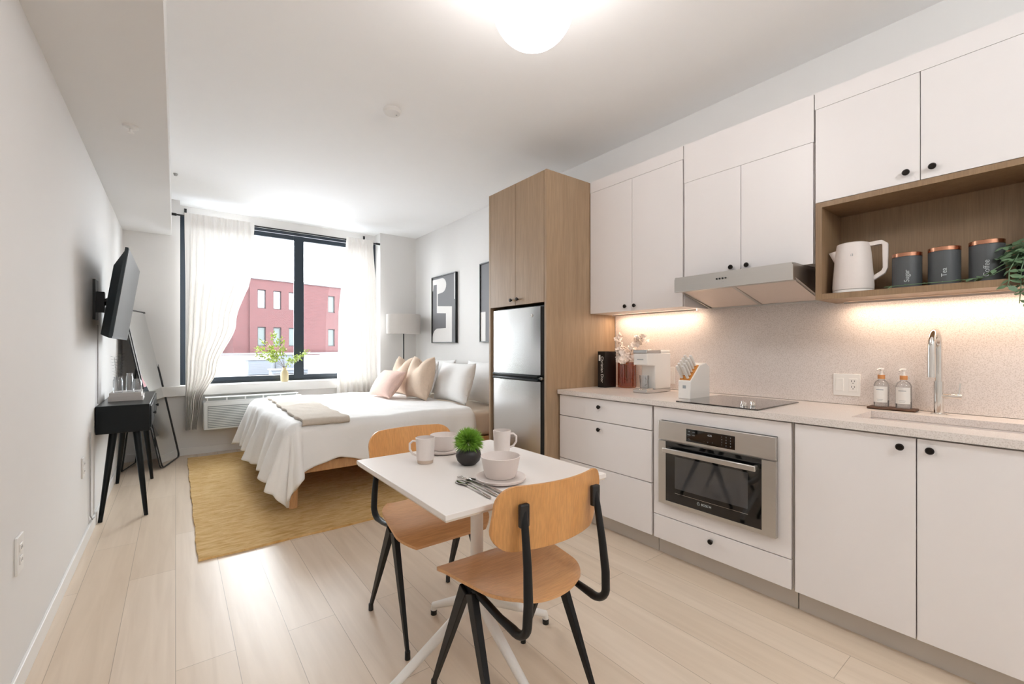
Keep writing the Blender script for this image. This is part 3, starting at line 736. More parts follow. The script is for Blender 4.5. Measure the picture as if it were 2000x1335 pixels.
# ------------------------------------------------------------------ kitchen base run
FX = 2.21; CT = .898
def basecab(label, ya, yb):
    t = thing('base_cabinet', label, 'cabinet', (2.5, (ya+yb)/2, 0))
    t_ = MB(); t_.box(FX+.022, 2.84, ya, ya+.018, .10, .866); t_.box(FX+.022, 2.84, yb-.018, yb, .10, .866); t_.box(FX+.022, 2.84, ya+.018, yb-.018, .10, .118); t_.box(2.82, 2.84, ya+.018, yb-.018, .118, .866)
    t_.box(FX+.022, FX+.03, ya+.018, yb-.018, .118, .866)
    t_.build('carcass', 'carc', t, w=True, smooth=False)
    B(FX+.065, FX+.083, ya, yb, 0, .10).build('plinth', 'plinth', t, w=True, smooth=False)
    return t
def front(t, name, ya, yb, za, zb, kn=None):
    o = B(FX, FX+.019, ya, yb, za, zb).build(name, 'cab', t, w=True, bevel=.0012)
    if kn: knob(o, FX, *kn)
    return o
b1 = basecab('white drawer cabinet with three drawers beside the fridge panel', 1.536, 2.318)
front(b1, 'drawer', 1.541, 2.314, .718, .860, (1.936, .812)); front(b1, 'drawer', 1.541, 2.314, .412, .713, (1.938, .664)); front(b1, 'drawer', 1.541, 2.314, .106, .407, (1.936, .357))
b2 = basecab('white cabinet holding the built-in oven above one drawer', .802, 1.532)
o_ = MB(); o_.box(FX, FX+.019, .807, 1.524, .790, .860); o_.box(FX, FX+.019, .807, 1.524, .245, .322); o_.box(FX, FX+.019, .807, .862, .322, .790); o_.box(FX, FX+.019, 1.476, 1.524, .322, .790)
o_.build('oven_surround', 'cab', b2, w=True, smooth=False)
front(b2, 'drawer', .807, 1.524, .106, .240, (1.178, .197))
b3 = basecab('white sink cabinet with two tall doors', -.06, .797)
front(b3, 'door', .386, .792, .106, .860, (.429, .823)); front(b3, 'door', -.05, .382, .106, .860, (.345, .823))
wt = MB()
SX0, SX1, SY0, SY1 = 2.36, 2.66, -.06, .625
for a in ((2.195, 2.845, SY1, 2.322), (2.195, SX0, -.9, SY1), (SX1, 2.845, -.9, SY1), (SX0, SX1, -.9, SY0)):
    wt.box(a[0], a[1], a[2], a[3], .868, CT)
tag(wt.build('worktop', 'quartz', loc=(2.5, 1, .868), smooth=False), 'long pale speckled stone worktop over the base cabinets', 'worktop')
b4 = basecab('white base cabinet right of the sink, out at the end of the run', -.9, -.064)
front(b4, 'door', -.895, -.07, .106, .860, (-.13, .823))
sk = thing('sink', 'undermounted white sink basin below the tall chrome tap', 'sink', (2.51, .28, .70))
q = MB(); t = .006
q.box(SX0-t, SX1+t, SY0-t, SY1+t, .70, .706); q.box(SX0-t, SX0, SY0-t, SY1+t, .706, .8665); q.box(SX1, SX1+t, SY0-t, SY1+t, .706, .8665); q.box(SX0, SX1, SY0-t, SY0, .706, .8665); q.box(SX0, SX1, SY1, SY1+t, .706, .8665)
q.build('basin', 'ceramic', sk, w=True, bevel=.002)
MB().lathe([(0, .707), (.035, .707), (.038, .709), (.03, .710), (0, .7085)], (2.51, .28, 0), 24).build('drain', 'chrome', sk, w=True)
# oven
ov = thing('oven', 'built-in steel oven with a black glass door under the cooktop', 'oven', (2.2, 1.17, .326))
B(FX-.002, 2.76, .864, 1.474, .324, .788).build('body', 'steelh', ov, w=True)
cp = B(FX-.024, FX-.002, .862, 1.478, .684, .788).build('control_panel', 'steelh', ov, w=True, bevel=.0015)
dp = B(FX-.0255, FX-.022, 1.047, 1.306, .697, .765).build('display', 'ovenglass', cp, w=True)
def fx_map(yc, zc_, x=FX-.0262, s_=1): return lambda a, b_: (x, yc-a*s_, zc_+b_*s_)
text('4:25', .014, fx_map(1.175, .747, FX-.026), 'clock_digits', 'lcd', cp)
for k, (yy, zz, s_) in enumerate([(1.29, .752, 'Off'), (1.263, .752, 'ooo'), (1.29, .735, 'Bake'), (1.263, .735, 'ooo'), (1.29, .712, '^'), (1.205, .713, '-'), (1.185, .713, 'o'), (1.16, .713, '+')]):
    text(s_, .0085, fx_map(yy, zz, FX-.026), 'panel_glyph', 'gink', cp)
for r_ in range(4):
    for c_ in range(3):
        text(('1 2 3', '4 5 6', '7 8 9', '* 0 #')[r_].split()[c_], .0085, fx_map(1.112-c_*.022, .752-r_*.014, FX-.026), 'keypad_digit', 'gink', cp)
fd = MB(); fd.box(FX-.024, FX-.002, .862, .923, .324, .676); fd.box(FX-.024, FX-.002, 1.432, 1.478, .324, .676); fd.box(FX-.024, FX-.002, .923, 1.432, .324, .345)
do = fd.build('door', 'steelh', ov, w=True)
B(FX-.0235, FX-.004, .923, 1.432, .345, .676).build('door_glass', 'ovenglass', do, w=True, smooth=False)
B(FX-.0245, FX-.0232, .985, 1.375, .425, .60).build('viewing_window', 'ovenwin', do, w=True, smooth=False)
B(FX-.0245, FX-.0232, .985, 1.375, .3985, .400).build('trim_line', 'chrome', do, w=True, smooth=False)
h_ = MB(); h_.box(FX-.068, FX-.052, .935, 1.425, .622, .648); h_.box(FX-.052, FX-.022, .94, .956, .626, .644); h_.box(FX-.052, FX-.022, 1.405, 1.42, .626, .644)
h_.build('handle', 'steelh', do, w=True, bevel=.003)
text('BOSCH', .017, fx_map(1.195, .378, FX-.0242), 'brand_mark', 'lcd', do)
rg = MB(); rg.lathe([(.0085, 0), (.0085, .0008), (.0065, .0008), (.0065, 0)], (FX-.0246, 1.237, .378), 20, 'x'); rg.box(FX-.0246, FX-.024, 1.236, 1.238, .371, .385)
rg.build('round_emblem', 'lcd', do, w=True)
# cooktop
ck = thing('cooktop', 'black glass electric cooktop set in the worktop', 'cooktop', (2.46, 1.17, CT))
B(2.222, 2.72, .955, 1.392, CT+.0003, CT+.007).build('glass_plate', 'cook', ck, w=True, bevel=.002)
for x, y in ((2.262, 1.035), (2.298, 1.010), (2.300, 1.060), (2.336, 1.030)):
    MB().lathe([(.013, CT+.0072), (.0135, CT+.016), (.010, CT+.018), (.010, CT+.030), (.007, CT+.033), (0, CT+.033)], (x, y, 0), 20).build('control_knob', 'chrome', ck, w=True)

# ------------------------------------------------------------------ fridge cabinet and fridge
CX = 2.095; TZ = 2.475
fc_ = thing('fridge_cabinet', 'tall oak cabinet enclosing the fridge, the only wood cabinet to the ceiling side', 'cabinet', (2.48, 2.69, 0))
fc_['label'] = 'tall oak-grained cabinet built around the fridge'
B(CX, 2.845, 2.330, 2.352, 0, TZ).build('side_panel', 'oakv', fc_, w=True, bevel=.001)
B(CX, 2.845, 3.030, 3.052, 0, TZ).build('side_panel', 'oakv', fc_, w=True, bevel=.001)
B(CX+.02, 2.845, 2.352, 3.030, TZ-.02, TZ).build('top_panel', 'oakv', fc_, w=True)
B(CX+.02, 2.845, 2.352, 3.030, 1.535, 1.555).build('bottom_panel', 'oakv', fc_, w=True)
d1 = B(CX, CX+.019, 2.356, 2.686, 1.530, TZ-.001).build('door', 'oakv', fc_, w=True, bevel=.001); knob(d1, CX, 2.655, 1.574)
d2 = B(CX, CX+.019, 2.690, 3.028, 1.530, TZ-.001).build('door', 'oakv', fc_, w=True, bevel=.001); knob(d2, CX, 2.735, 1.572)
fg = thing('fridge', 'stainless steel two-door fridge inside the oak cabinet', 'fridge', (2.45, 2.69, 0))
B(2.125, 2.78, 2.375, 3.015, .01, 1.515).build('body', 'blk', fg, w=True, bevel=.005)
for (z0, z1) in ((1.000, 1.503), (.055, .950)):
    o = MB()
    n = 10; poly = [(2.124, 2.412), (2.124, 3.008)]+[(2.100+.010*((2*i/n-1)**4), 3.008-(.596)*i/n) for i in range(n+1)]
    o.prism(poly, 'z', z0, z1); dd_ = o.build('door', 'steel', fg, w=True, ang=25)
    B(2.088, 2.112, 2.42, 2.99, (z0-.022 if z0 > .5 else z1), (z0 if z0 > .5 else z1+.022)).build('handle_strip', 'teal', dd_, w=True, bevel=.006)
MB().lathe([(0, -.0015), (.012, -.001), (.013, .002)], (2.1005, 2.50, 1.44), 24, 'x').build('badge', 'chrome', fg, w=True)
B(2.10, 2.124, 2.385, 2.42, .965, .985).build('hinge', 'chrome', fg, w=True, bevel=.002)

# ------------------------------------------------------------------ upper cabinets
UX = 2.545
def uppercab(label, ya, yb, z0, z1, zd, splits, knobs, cat='cabinet'):
    t = thing('wall_cabinet', label, cat, (2.7, (ya+yb)/2, z0))
    c_ = MB(); c_.box(UX+.02, 2.844, ya, ya+.018, z0, z1); c_.box(UX+.02, 2.844, yb-.018, yb, z0, z1); c_.box(UX+.02, 2.844, ya+.018, yb-.018, z0, z0+.018); c_.box(UX+.02, 2.844, ya+.018, yb-.018, z1-.018, z1)
    c_.build('carcass', 'cab', t, w=True, smooth=False)
    B(UX+.001, UX+.02, ya, yb, zd+.002, TZ).build('filler_panel', 'cab', t, w=True, smooth=False)
    ed = [ya+.0015]+splits+[yb-.0015]
    for i in range(len(ed)-1):
        o = B(UX, UX+.019, ed[i]+.0015, ed[i+1]-.0015, z0-.001, zd).build('door', 'cab', t, w=True, bevel=.001)
        knob(o, UX, *knobs[i])
    return t
uppercab('white wall cabinet with two doors next to the oak cabinet', 1.543, 2.326, 1.462, TZ, 2.39, [1.935], [(1.907, 1.495), (1.987, 1.495)])
uppercab('white wall cabinet with two short doors above the range hood', .828, 1.537, 1.625, TZ, 2.235, [1.186], [(1.149, 1.664), (1.237, 1.664)])
uppercab('white wall cabinet with wide doors over the open wooden shelf', -.06, .823, 1.925, TZ, 2.39, [.430], [(.390, 1.966), (.474, 1.966)])
sf = thing('open_shelf', 'open oak shelf niche holding the kettle and canisters', 'shelf', (2.7, .38, 1.44))
S0, S1 = 1.440, 1.922
B(UX, 2.844, .792, .820, S0, S1).build('side_panel', 'shelfw', sf, w=True)
B(UX, 2.844, -.06, -.034, S0, S1).build('side_panel', 'shelfw', sf, w=True)
B(UX, 2.844, -.034, .792, S0, S0+.028).build('shelf_board', 'shelfw', sf, w=True)
B(UX, 2.844, -.034, .792, S1-.025, S1).build('top_board', 'shelfw', sf, w=True)
B(2.825, 2.844, -.034, .792, S0+.028, S1-.025).build('back_panel', 'shelfw', sf, w=True)
for nm, ya, yb, zt in (('led strip light glowing under the two-door wall cabinet', 1.58, 2.28, 1.461), ('led strip light glowing under the open shelf', -.04, .76, 1.439)):
    t = thing('led_strip', nm, 'light', (2.76, (ya+yb)/2, zt))
    B(2.752, 2.768, ya, yb, zt-.012, zt-.001).build('channel', 'carc', t, w=True)
    B(2.768, 2.774, ya, yb, zt-.011, zt-.002).build('diffuser', 'led', t, w=True)
    l_ = bpy.data.lights.new('led_light', 'AREA'); l_.shape = 'RECTANGLE'; l_.size = yb-ya; l_.size_y = .012; l_.energy = LED*(yb-ya); l_.color = (1, .76, .56)
    lo = bpy.data.objects.new('led_light', l_); C.objects.link(lo); lo.parent = t; lo.location = (.006, 0, -.016); lo.rotation_euler = (0, math.radians(8), PI/2)
    lo.rotation_euler = (math.radians(0), 0, PI/2)
# range hood
rh = thing('range_hood', 'slim stainless range hood below the short white cabinet', 'range hood', (2.6, 1.18, 1.45))
HX = 2.40; ya, yb = .868, 1.512
for yy in (ya, yb-.004):
    MB().prism([(HX, 1.535), (HX, 1.612), (HX+.02, 1.622), (2.842, 1.622), (2.842, 1.455), (HX+.03, 1.550), (HX+.03, 1.535)], 'y', yy, yy+.004).build('end_cheek', 'steelh', rh, w=True, smooth=False)
B(HX, HX+.004, ya+.004, yb-.004, 1.535, 1.622).build('front_panel', 'steelh', rh, w=True)
b = MB(); b.box(HX+.004, 2.842, ya+.004, yb-.004, 1.618, 1.622); b.box(HX+.004, HX+.03, ya+.004, yb-.004, 1.535, 1.539); b.box(2.83, 2.842, ya+.004, yb-.004, 1.455, 1.618)
b.build('canopy', 'steelh', rh, w=True, smooth=False)
def slope(y0_, y1_, x0_, x1_, th_=.004, dz=0):
    zf = lambda x: 1.552+(1.458-1.552)*(x-2.43)/(2.842-2.43)+dz
    return MB().prism([(x0_, zf(x0_)), (x1_, zf(x1_)), (x1_, zf(x1_)+th_), (x0_, zf(x0_)+th_)], 'y', y0_, y1_)
slope(ya+.004, yb-.004, 2.425, 2.838, .004, .004).build('underside', 'steelh', rh, w=True, smooth=False)
for (a, c_) in ((ya+.02, 1.185), (1.200, yb-.02)):
    o = slope(a, c_, 2.475, 2.815, .003, .0).build('filter', 'hoodf', rh, w=True, smooth=False)
slope(ya+.006, yb-.006, 2.427, 2.472, .003, -.004).build('front_rail', 'steelh', rh, w=True, smooth=False)
slope(1.183, 1.202, 2.472, 2.818, .003, -.004).build('centre_rail', 'steelh', rh, w=True, smooth=False)
slope(ya+.006, yb-.006, 2.818, 2.838, .003, -.004).build('back_rail', 'steelh', rh, w=True, smooth=False)
for k in range(4):
    MB().lathe([(0, -.006), (.0045, -.005), (.005, 0)], (HX, 1.200+k*.0165, 1.585), 14, 'x').build('button', 'blk', rh, w=True)
text('---', .012, fx_map(1.215, 1.569, HX-.0004), 'button_legend', 'gink', rh)

# ------------------------------------------------------------------ wall plates on backsplash
BX = 2.845
t = thing('wall_outlet', 'white double plate with rocker switch and socket near the sink', 'outlet', (BX, .77, 1.0))
B(BX-.006, BX, .712, .832, .945, 1.062).build('cover_plate', 'white', t, w=True, bevel=.002)
B(BX-.009, BX-.006, .785, .820, .97, 1.038).build('rocker_switch', 'white', t, w=True, bevel=.001)
B(BX-.009, BX-.006, .725, .760, .97, 1.038).build('socket', 'white', t, w=True, bevel=.001)
s_ = MB()
for dz in (.99, 1.02):
    s_.box(BX-.0097, BX-.0088, .735, .7375, dz, dz+.009); s_.box(BX-.0097, BX-.0088, .748, .7505, dz, dz+.009); s_.lathe([(.0025, -.0097), (.0025, -.0088)], (BX, .7425, dz-.006), 10, 'x')
s_.build('slots', 'slot', t, w=True)
t = thing('wall_switch', 'narrow white switch plate behind the coffee machine', 'switch', (BX, 1.835, 1.0))
B(BX-.006, BX, 1.785, 1.862, .94, 1.062).build('cover_plate', 'white', t, w=True, bevel=.002)
B(BX-.009, BX-.006, 1.803, 1.838, .968, 1.035).build('rocker_switch', 'white', t, w=True, bevel=.001)

# ------------------------------------------------------------------ faucet
fa_ = thing('kitchen_tap', 'tall chrome gooseneck tap behind the sink', 'tap', (2.765, .405, CT))
MB().lathe([(.0, 0), (.027, 0), (.027, .005), (.018, .008), (.0165, .008), (.0165, .15), (.0, .15)], n=28).build('body', 'chrome', fa_)
pts = [(0, 0, .15), (0, 0, .30)]+[(-.0775+.0775*math.cos(a), 0, .30+.0775*math.sin(a)) for a in [PI*i/14 for i in range(1, 15)]]+[(-.155, 0, .275)]
MB().tube(pts, .0125, 18, up=(0, 1, 0)).build('spout', 'chrome', fa_)
MB().tube([(-.155, 0, .275), (-.155, 0, .175)], .0145, 18).build('spray_head', 'chrome', fa_)
MB().tube([(0, -.012, .085), (0, -.075, .085)], .0115, 18).build('valve', 'chrome', fa_)
MB().tube([(0, -.066, .09), (0, -.070, .145)], .0035, 10).build('lever', 'chrome', fa_)
# ------------------------------------------------------------------ soap bottles and tray
tag(B(2.735, 2.815, .478, .662, CT+.001, CT+.013).build('tray', 'walnut', bevel=.005, loc=(2.775, .57, CT)), 'dark walnut tray under the two soap bottles', 'tray')
def soap(label, x, y):
    t = thing('soap_bottle', label, 'bottle', (x, y, CT+.0135), 0, None)
    MB().lathe([(0, 0), (.029, 0), (.030, .004), (.030, .105), (.024, .122), (.013, .130), (.012, .138), (.0, .138)], n=28).build('bottle', 'clear', t)
    MB().lathe([(0, .004), (.0285, .004), (.0285, .03), (0, .03)], n=24).build('liquid', 'clear', t)
    lb = MB().grid(lambda u, v: (.0306*math.cos(PI+(u-.5)*2.1), .0306*math.sin(PI+(u-.5)*2.1), .022+v*.078), 16, 2).build('label', 'paper', t)
    for z_, wd, hh in ((.082, .030, .0035), (.030, .022, .0015), (.036, .026, .0012)):
        MB().grid(lambda u, v: (.0309*math.cos(PI+(u-.5)*wd*32), .0309*math.sin(PI+(u-.5)*wd*32), z_+v*hh), 10, 2).build('label_print', 'gink', lb)
    MB().lathe([(.0, .136), (.0145, .136), (.0145, .156), (.0, .156)], n=24).build('collar', 'bronze', t)
    p_ = MB(); p_.lathe([(.009, .156), (.006, .162), (.005, .176), (.010, .182), (.010, .190), (0, .191)], n=18); p_.tube([(0, 0, .186), (-.028, .008, .184), (-.033, .009, .178)], .0035, 8)
    p_.build('pump', 'white', t)
soap('clear pump bottle with a white label, left on the walnut tray', 2.775, .612)
soap('clear pump bottle with a white label, right on the walnut tray', 2.775, .528)

# ------------------------------------------------------------------ worktop items
bk = thing('book', 'thick black book standing upright beside the oak panel', 'book', (2.64, 2.24, CT+.001))
b = MB(); b.box(2.572, 2.576, 2.202, 2.272, CT+.001, 1.172); b.box(2.576, 2.70, 2.202, 2.205, CT+.001, 1.172); b.box(2.576, 2.70, 2.269, 2.272, CT+.001, 1.172); b.build('cover', 'bookk', bk, w=True)
B(2.577, 2.696, 2.2055, 2.2685, CT+.003, 1.170).build('pages', 'paper', bk, w=True)
text('Christian Dior', .034, lambda a, b_: (2.5713, 2.230-b_, 1.035-a), 'spine_title', 'paper', bk)
B(2.5712, 2.5716, 2.246, 2.262, 1.10, 1.145).build('spine_mark', 'paper', bk, w=True)
av = thing('amber_vase', 'ribbed amber glass vase with white blossom branches', 'vase', (2.735, 2.125, CT+.001))
mb = MB()
def ribs(u, v):
    a = 2*PI*u; r = .066+.0018*math.cos(30*a/1)
    prof = [(0, 0), (.96, 0), (1, .03), (1, .97), (.97, 1.0), (.90, .97), (.90, .05), (0, .04)]
    k = v*(len(prof)-1); i = min(len(prof)-2, int(k)); f_ = k-i
    rr_ = prof[i][0]*(1-f_)+prof[i+1][0]*f_; zz = prof[i][1]*(1-f_)+prof[i+1][1]*f_
    return (r*rr_*math.cos(a), r*rr_*math.sin(a), zz*.19)
mb.grid(ribs, 120, 15, closeu=True); mb.build('vase', 'amber', av)
st = MB(); pt = MB(); random.seed(11)
def petals(p):
    p = Vector(p); ax = Vector((random.uniform(-1, 1), random.uniform(-1, .2), random.uniform(-.3, 1))).normalized(); e = ax.orthogonal().normalized(); g_ = ax.cross(e)
    for k in range(5):
        a = 2*PI*k/5; d = (e*math.cos(a)+g_*math.sin(a)+ax*.45); pt.leaf(p, d, .023, .020, ax)
for pts in ([(0, 0, .03), (-.01, .0, .2), (-.03, .03, .30), (-.04, .05, .40)], [(0, 0, .03), (.0, -.01, .2), (.0, -.05, .30), (-.01, -.10, .36), (-.02, -.15, .37)], [(0, 0, .03), (-.02, .0, .18), (-.05, -.0, .24), (-.08, -.02, .19)], [(0, 0, .05), (-.02, .02, .2), (-.04, .03, .26), (-.06, .02, .30)]):
    st.tube(pts, .0022, 6)
    for seg_ in range(1, 3 if len(pts) == 4 else 4):
        for _ in range(17):
            t_ = random.random(); p = Vector(pts[seg_]).lerp(Vector(pts[seg_+1]), t_)+Vector((random.gauss(0, .013), random.gauss(0, .013), random.gauss(0, .013)))
            if p.z > .185: petals(p)
st.build('branches', 'stem', av); pt.build('blossoms', 'petal', av)
# coffee machine
cm = thing('coffee_machine', 'compact white pod coffee machine on the worktop', 'coffee machine', (2.60, 1.80, CT+.001))
y0, y1 = 1.752, 1.862; z0 = CT+.001
B(2.46, 2.735, y0, y1, z0, z0+.022).build('base', 'steel', cm, w=True, bevel=.003)
b = MB(); b.prism([(2.555, z0+.022), (2.735, z0+.022), (2.735, z0+.265), (2.465, z0+.265), (2.465, z0+.185), (2.555, z0+.180)], 'y', y0, y1); b.build('body', 'white', cm, w=True, bevel=.006)
B(2.462, 2.62, y0+.001, y1-.001, z0+.265, z0+.288).build('lid', 'steel', cm, w=True, bevel=.003)
B(2.625, 2.733, y0+.004, y1-.004, z0+.265, z0+.285).build('water_tank_lid', 'white', cm, w=True, bevel=.004)
B(2.475, 2.55, y0+.012, y1-.012, z0+.022, z0+.030).build('drip_tray', 'chrome', cm, w=True)
B(2.4645, 2.466, y0+.03, y1-.03, z0+.220, z0+.225).build('front_mark', 'gink', cm, w=True)
gc = thing('glass_cup', 'clear glass cup standing in the coffee machine', 'cup', (2.51, 1.808, z0+.0305))
MB().lathe([(0, 0), (.027, 0), (.031, .085), (.029, .085), (.025, .004), (0, .004)], n=28).build('glass', 'clear', gc)
MB().tube([(-.02, -.022, .07), (-.03, -.042, .06), (-.03, -.042, .03), (-.02, -.022, .02)], .003, 8).build('handle', 'clear', gc)
# knife block
kb = thing('knife_block', 'white knife block with pale handled knives beside the cooktop', 'knife block', (2.47, 1.43, CT+.001))
y0, y1 = 1.398, 1.478; z0 = CT+.001
b = MB(); b.prism([(2.385, z0), (2.60, z0), (2.60, z0+.185), (2.555, z0+.21), (2.49, z0+.200), (2.385, z0+.105)], 'y', y0, y1); b.build('body', 'white', kb, w=True, bevel=.004)
p0 = Vector((2.388, 0, z0+.107)); p1 = Vector((2.488, 0, z0+.199)); dr_ = (p1-p0).normalized(); nn_ = Vector((-dr_.z, 0, dr_.x))
b = MB(); q0 = p0+dr_*.004; q1 = p1-dr_*.004
b.prism([(q0.x, q0.z), (q1.x, q1.z), (q1.x+nn_.x*.004, q1.z+nn_.z*.004), (q0.x+nn_.x*.004, q0.z+nn_.z*.004)], 'y', y0+.006, y1-.006); b.build('wood_insert', 'gold', kb, w=True)
B(2.3842, 2.3852, 1.428, 1.448, z0+.062, z0+.080).build('brand_mark', 'gink', kb, w=True)
kk = [(r_, c_) for r_ in range(5) for c_ in range(2)]
for r_, c_ in kk:
    base = p0+dr_*(.014+r_*.026)+nn_*.0045; yy = y0+.022+c_*.036
    kt = thing('knife', 'pale handled kitchen knife, %s from the top in the %s column of the white block' % (('fifth', 'fourth', 'third', 'second', 'first')[r_], ('right', 'left')[c_]), 'knife', (base.x, yy, base.z), 0, 'knives in the white block')
    L_ = .085+.012*(4-r_)/4; a_ = Vector((nn_.x, 0, nn_.z)); a_ = (a_+Vector((-.12, 0, .25))).normalized()
    MB().tube([a_*0, a_*.006], [.007, .007], 10, flat=1.5, up=(dr_.x, 0, dr_.z)).build('bolster', 'gold', kt)
    MB().tube([a_*.006, a_*.03, a_*(L_*.8), a_*L_], [.0068, .0075, .0085, .006], 12, flat=1.25, up=(dr_.x, 0, dr_.z)).build('handle', 'white', kt)

# ------------------------------------------------------------------ kettle and canisters on shelf
SZ = S0+.0285
kt = thing('electric_kettle', 'matte white electric kettle with an angular handle', 'kettle', (2.635, .690, SZ))
RB = .081
def kr(z): return interp([(0, RB), (.03, RB+.001), (.16, .074), (.235, .066)], z)
MB().lathe([(0, 0), (RB, 0), (RB, .012), (0, .012)], n=40).build('base', 'white', kt)
MB().lathe([(0, .014), (kr(0), .014)]+[(kr(z), z) for z in (.03, .07, .11, .15, .19, .225)]+[(.064, .238), (.05, .243), (0, .244)], n=48).build('body', 'ceramic', kt)
# handle plane: along screen-right direction (-y)
hv = Vector((.15, -1, 0)).normalized()
def hp(a, z): return Vector((hv.x*a, hv.y*a, z))
MB().bar([hp(.055, .228), hp(.108, .232), hp(.121, .222), hp(.122, .11), hp(.114, .09), hp(.074, .062)], [.024]*6, [.020, .020, .022, .020, .020, .020], (hv.y, -hv.x, 0)).build('handle', 'ceramic', kt, bevel=.005, seg=3)
sv = -hv
b = MB(); b.add([sv*.060+Vector((0, 0, .215)), sv*.096+Vector((0, 0, .207)), sv*.070+Vector((.018, 0, .16)), sv*.070+Vector((-.018, 0, .16)), sv*.060+Vector((.025, 0, .21)), sv*.060+Vector((-.025, 0, .21)), sv*.072+Vector((0, 0, .155))],
       [(0, 4, 1), (0, 1, 5), (1, 4, 2), (1, 3, 5), (1, 2, 6), (1, 6, 3)]); b.build('spout', 'ceramic', kt, solid=.003)
an = math.atan2(-.672, -2.645)
def cylmap(R_, ang, z0_, rot=False):
    if rot: return lambda a, b_: (R_*math.cos(ang+(b_)/R_), R_*math.sin(ang+(b_)/R_), z0_+a)
    return lambda a, b_: (R_*math.cos(ang+a/R_), R_*math.sin(ang+a/R_), z0_+b_)
text('i3', .016, cylmap(.0755, an-.05, .175), 'logo', 'gink', kt, w=False)
# viewer sees +angle to the right of centre mirrored, so text y runs towards smaller angle
def can2(label, word, x, y, h_, r=.052):
    t = thing('canister', label, 'canister', (x, y, SZ))
    MB().lathe([(0, 0), (r, 0), (r, h_-.018), (0, h_-.018)], n=44).build('body', 'dgrey', t, bevel=.002)
    MB().lathe([(0, h_-.018), (r+.0008, h_-.018), (r+.0008, h_-.002), (r-.004, h_), (0, h_)], n=44).build('lid', 'copper', t)
    g = math.atan2(-y, -x); R_ = r+.0004
    # towards the viewer's left = direction of +y here; angle decreasing from pi side
    def mp_(a, b_):
        th_ = g-b_/R_
        return (R_*math.cos(th_), R_*math.sin(th_), .055+a)
    text(word, .025, mp_, 'lettering', 'lcd', t, w=False)
can2('slate canister with copper lid marked Sugar, shortest of three', 'Sugar', 2.655, .494, .163)
can2('slate canister with copper lid marked Tea, in the middle', 'Tea', 2.655, .371, .168)
can2('slate canister with copper lid marked Coffee, by the trailing plant', 'Coffee', 2.655, .245, .173)
# trailing plant
tp = thing('trailing_plant', 'trailing green plant spilling over the open shelf', 'plant', (2.66, .115, SZ))
MB().lathe([(0, 0), (.045, 0), (.055, .09), (.057, .095), (.051, .095), (.045, .08), (0, .08)], n=32).build('pot', 'potb', tp)
st = MB(); lf = MB(); random.seed(21)
def vine(pts, nl, L_=.033, Wd=.021):
    st.tube(pts, .0016, 5)
    m_ = len(pts)-1
    for j in range(nl):
        t_ = (j+.5)/nl*m_; i = min(m_-1, int(t_)); p = Vector(pts[i]).lerp(Vector(pts[i+1]), t_-i); d = (Vector(pts[i+1])-Vector(pts[i])).normalized()
        for sg in (-1, 1):
            sd_ = d.cross(Vector((random.uniform(-.4, .4), random.uniform(-.4, .4), 1))); sd_ = sd_.normalized() if sd_.length > .1 else Vector((0, 1, 0))
            lf.leaf(p, d*.5+sd_*sg+Vector((0, 0, random.uniform(-.3, .3))), L_*random.uniform(.8, 1.2), Wd*random.uniform(.8, 1.15), (-.6, random.uniform(-.3, .5), .7))
for k in range(46):
    a = random.uniform(.5*PI, 1.5*PI) if k % 3 else random.uniform(0, 2*PI); r_ = random.uniform(.05, .12); hh = random.uniform(.09, .17)
    vine([(0, 0, .08), (r_*.4*math.cos(a), r_*.4*math.sin(a), hh), (max(-.125, r_*math.cos(a)), r_*math.sin(a), hh-random.uniform(0, .07))], 5)
for (dy, dz, dx) in ((.03, -.10, -.135), (.0, -.16, -.14), (-.02, -.20, -.15), (.06, -.035, -.14), (-.05, -.12, -.14), (.015, -.05, -.135)):
    vine([(0, 0, .09), (-.07, dy*.5, .12), (-.124, dy, .03), (dx, dy, min(-.01, dz*.4)), (dx, dy+.004, dz)], 9)
vine([(-.03, .01, .09), (-.07, .05, .06), (-.10, .12, .012), (-.10, .22, .010), (-.102, .33, .010), (-.10, .44, .008)], 10, .022, .010)
vine([(-.03, .0, .10), (-.10, .06, .07), (-.108, .14, .012), (-.105, .20, .010)], 7)
st.build('stems', 'leaf', tp); lf.build('foliage', 'leaf', tp)

# ------------------------------------------------------------------ dining table
TX0, TX1, TY0, TY1, TT = .583, 1.243, 1.058, 1.798, .745
dt = thing('dining_table', 'small square white pedestal table set for two', 'table', (.913, 1.428, 0))
B(TX0, TX1, TY0, TY1, TT-.016, TT).build('tabletop', 'table', dt, w=True, bevel=.0015)
B(TX0+.004, TX1-.004, TY0+.004, TY1-.004, TT-.022, TT-.016).build('underside_edge', 'tedge', dt, w=True)
tcx, tcy = .925, 1.43
MB().tube([(tcx, tcy, .27), (tcx, tcy, TT-.03)], .0245, 28).build('column', 'white', dt, w=True)
B(tcx-.12, tcx+.12, tcy-.12, tcy+.12, TT-.032, TT-.022).build('top_plate', 'white', dt, w=True, bevel=.004)
for ax, ay in ((-1.3, 0), (0, 1.3), (1.3, 0), (0, -1.3)):
    fx_, fy_ = tcx+ax*.27, tcy+ay*.27
    pts = [(tcx+ax*.004, tcy+ay*.004, .33), (tcx+ax*.03, tcy+ay*.03, .235), (tcx+ax*.07, tcy+ay*.07, .19), (tcx+ax*.18, tcy+ay*.18, .11), (tcx+ax*.25, tcy+ay*.25, .058), (fx_, fy_, .045), (fx_+ax*.004, fy_+ay*.004, .02)]
    lg = MB().tube(pts, [.020, .021, .020, .0165, .0145, .0140, .0135], 16).build('leg', 'white', dt, w=True)
    MB().lathe([(0, .0005), (.014, .0005), (.014, .022), (0, .022)], (fx_+ax*.004, fy_+ay*.004, 0), 18).build('foot_glide', 'blk', lg, w=True)

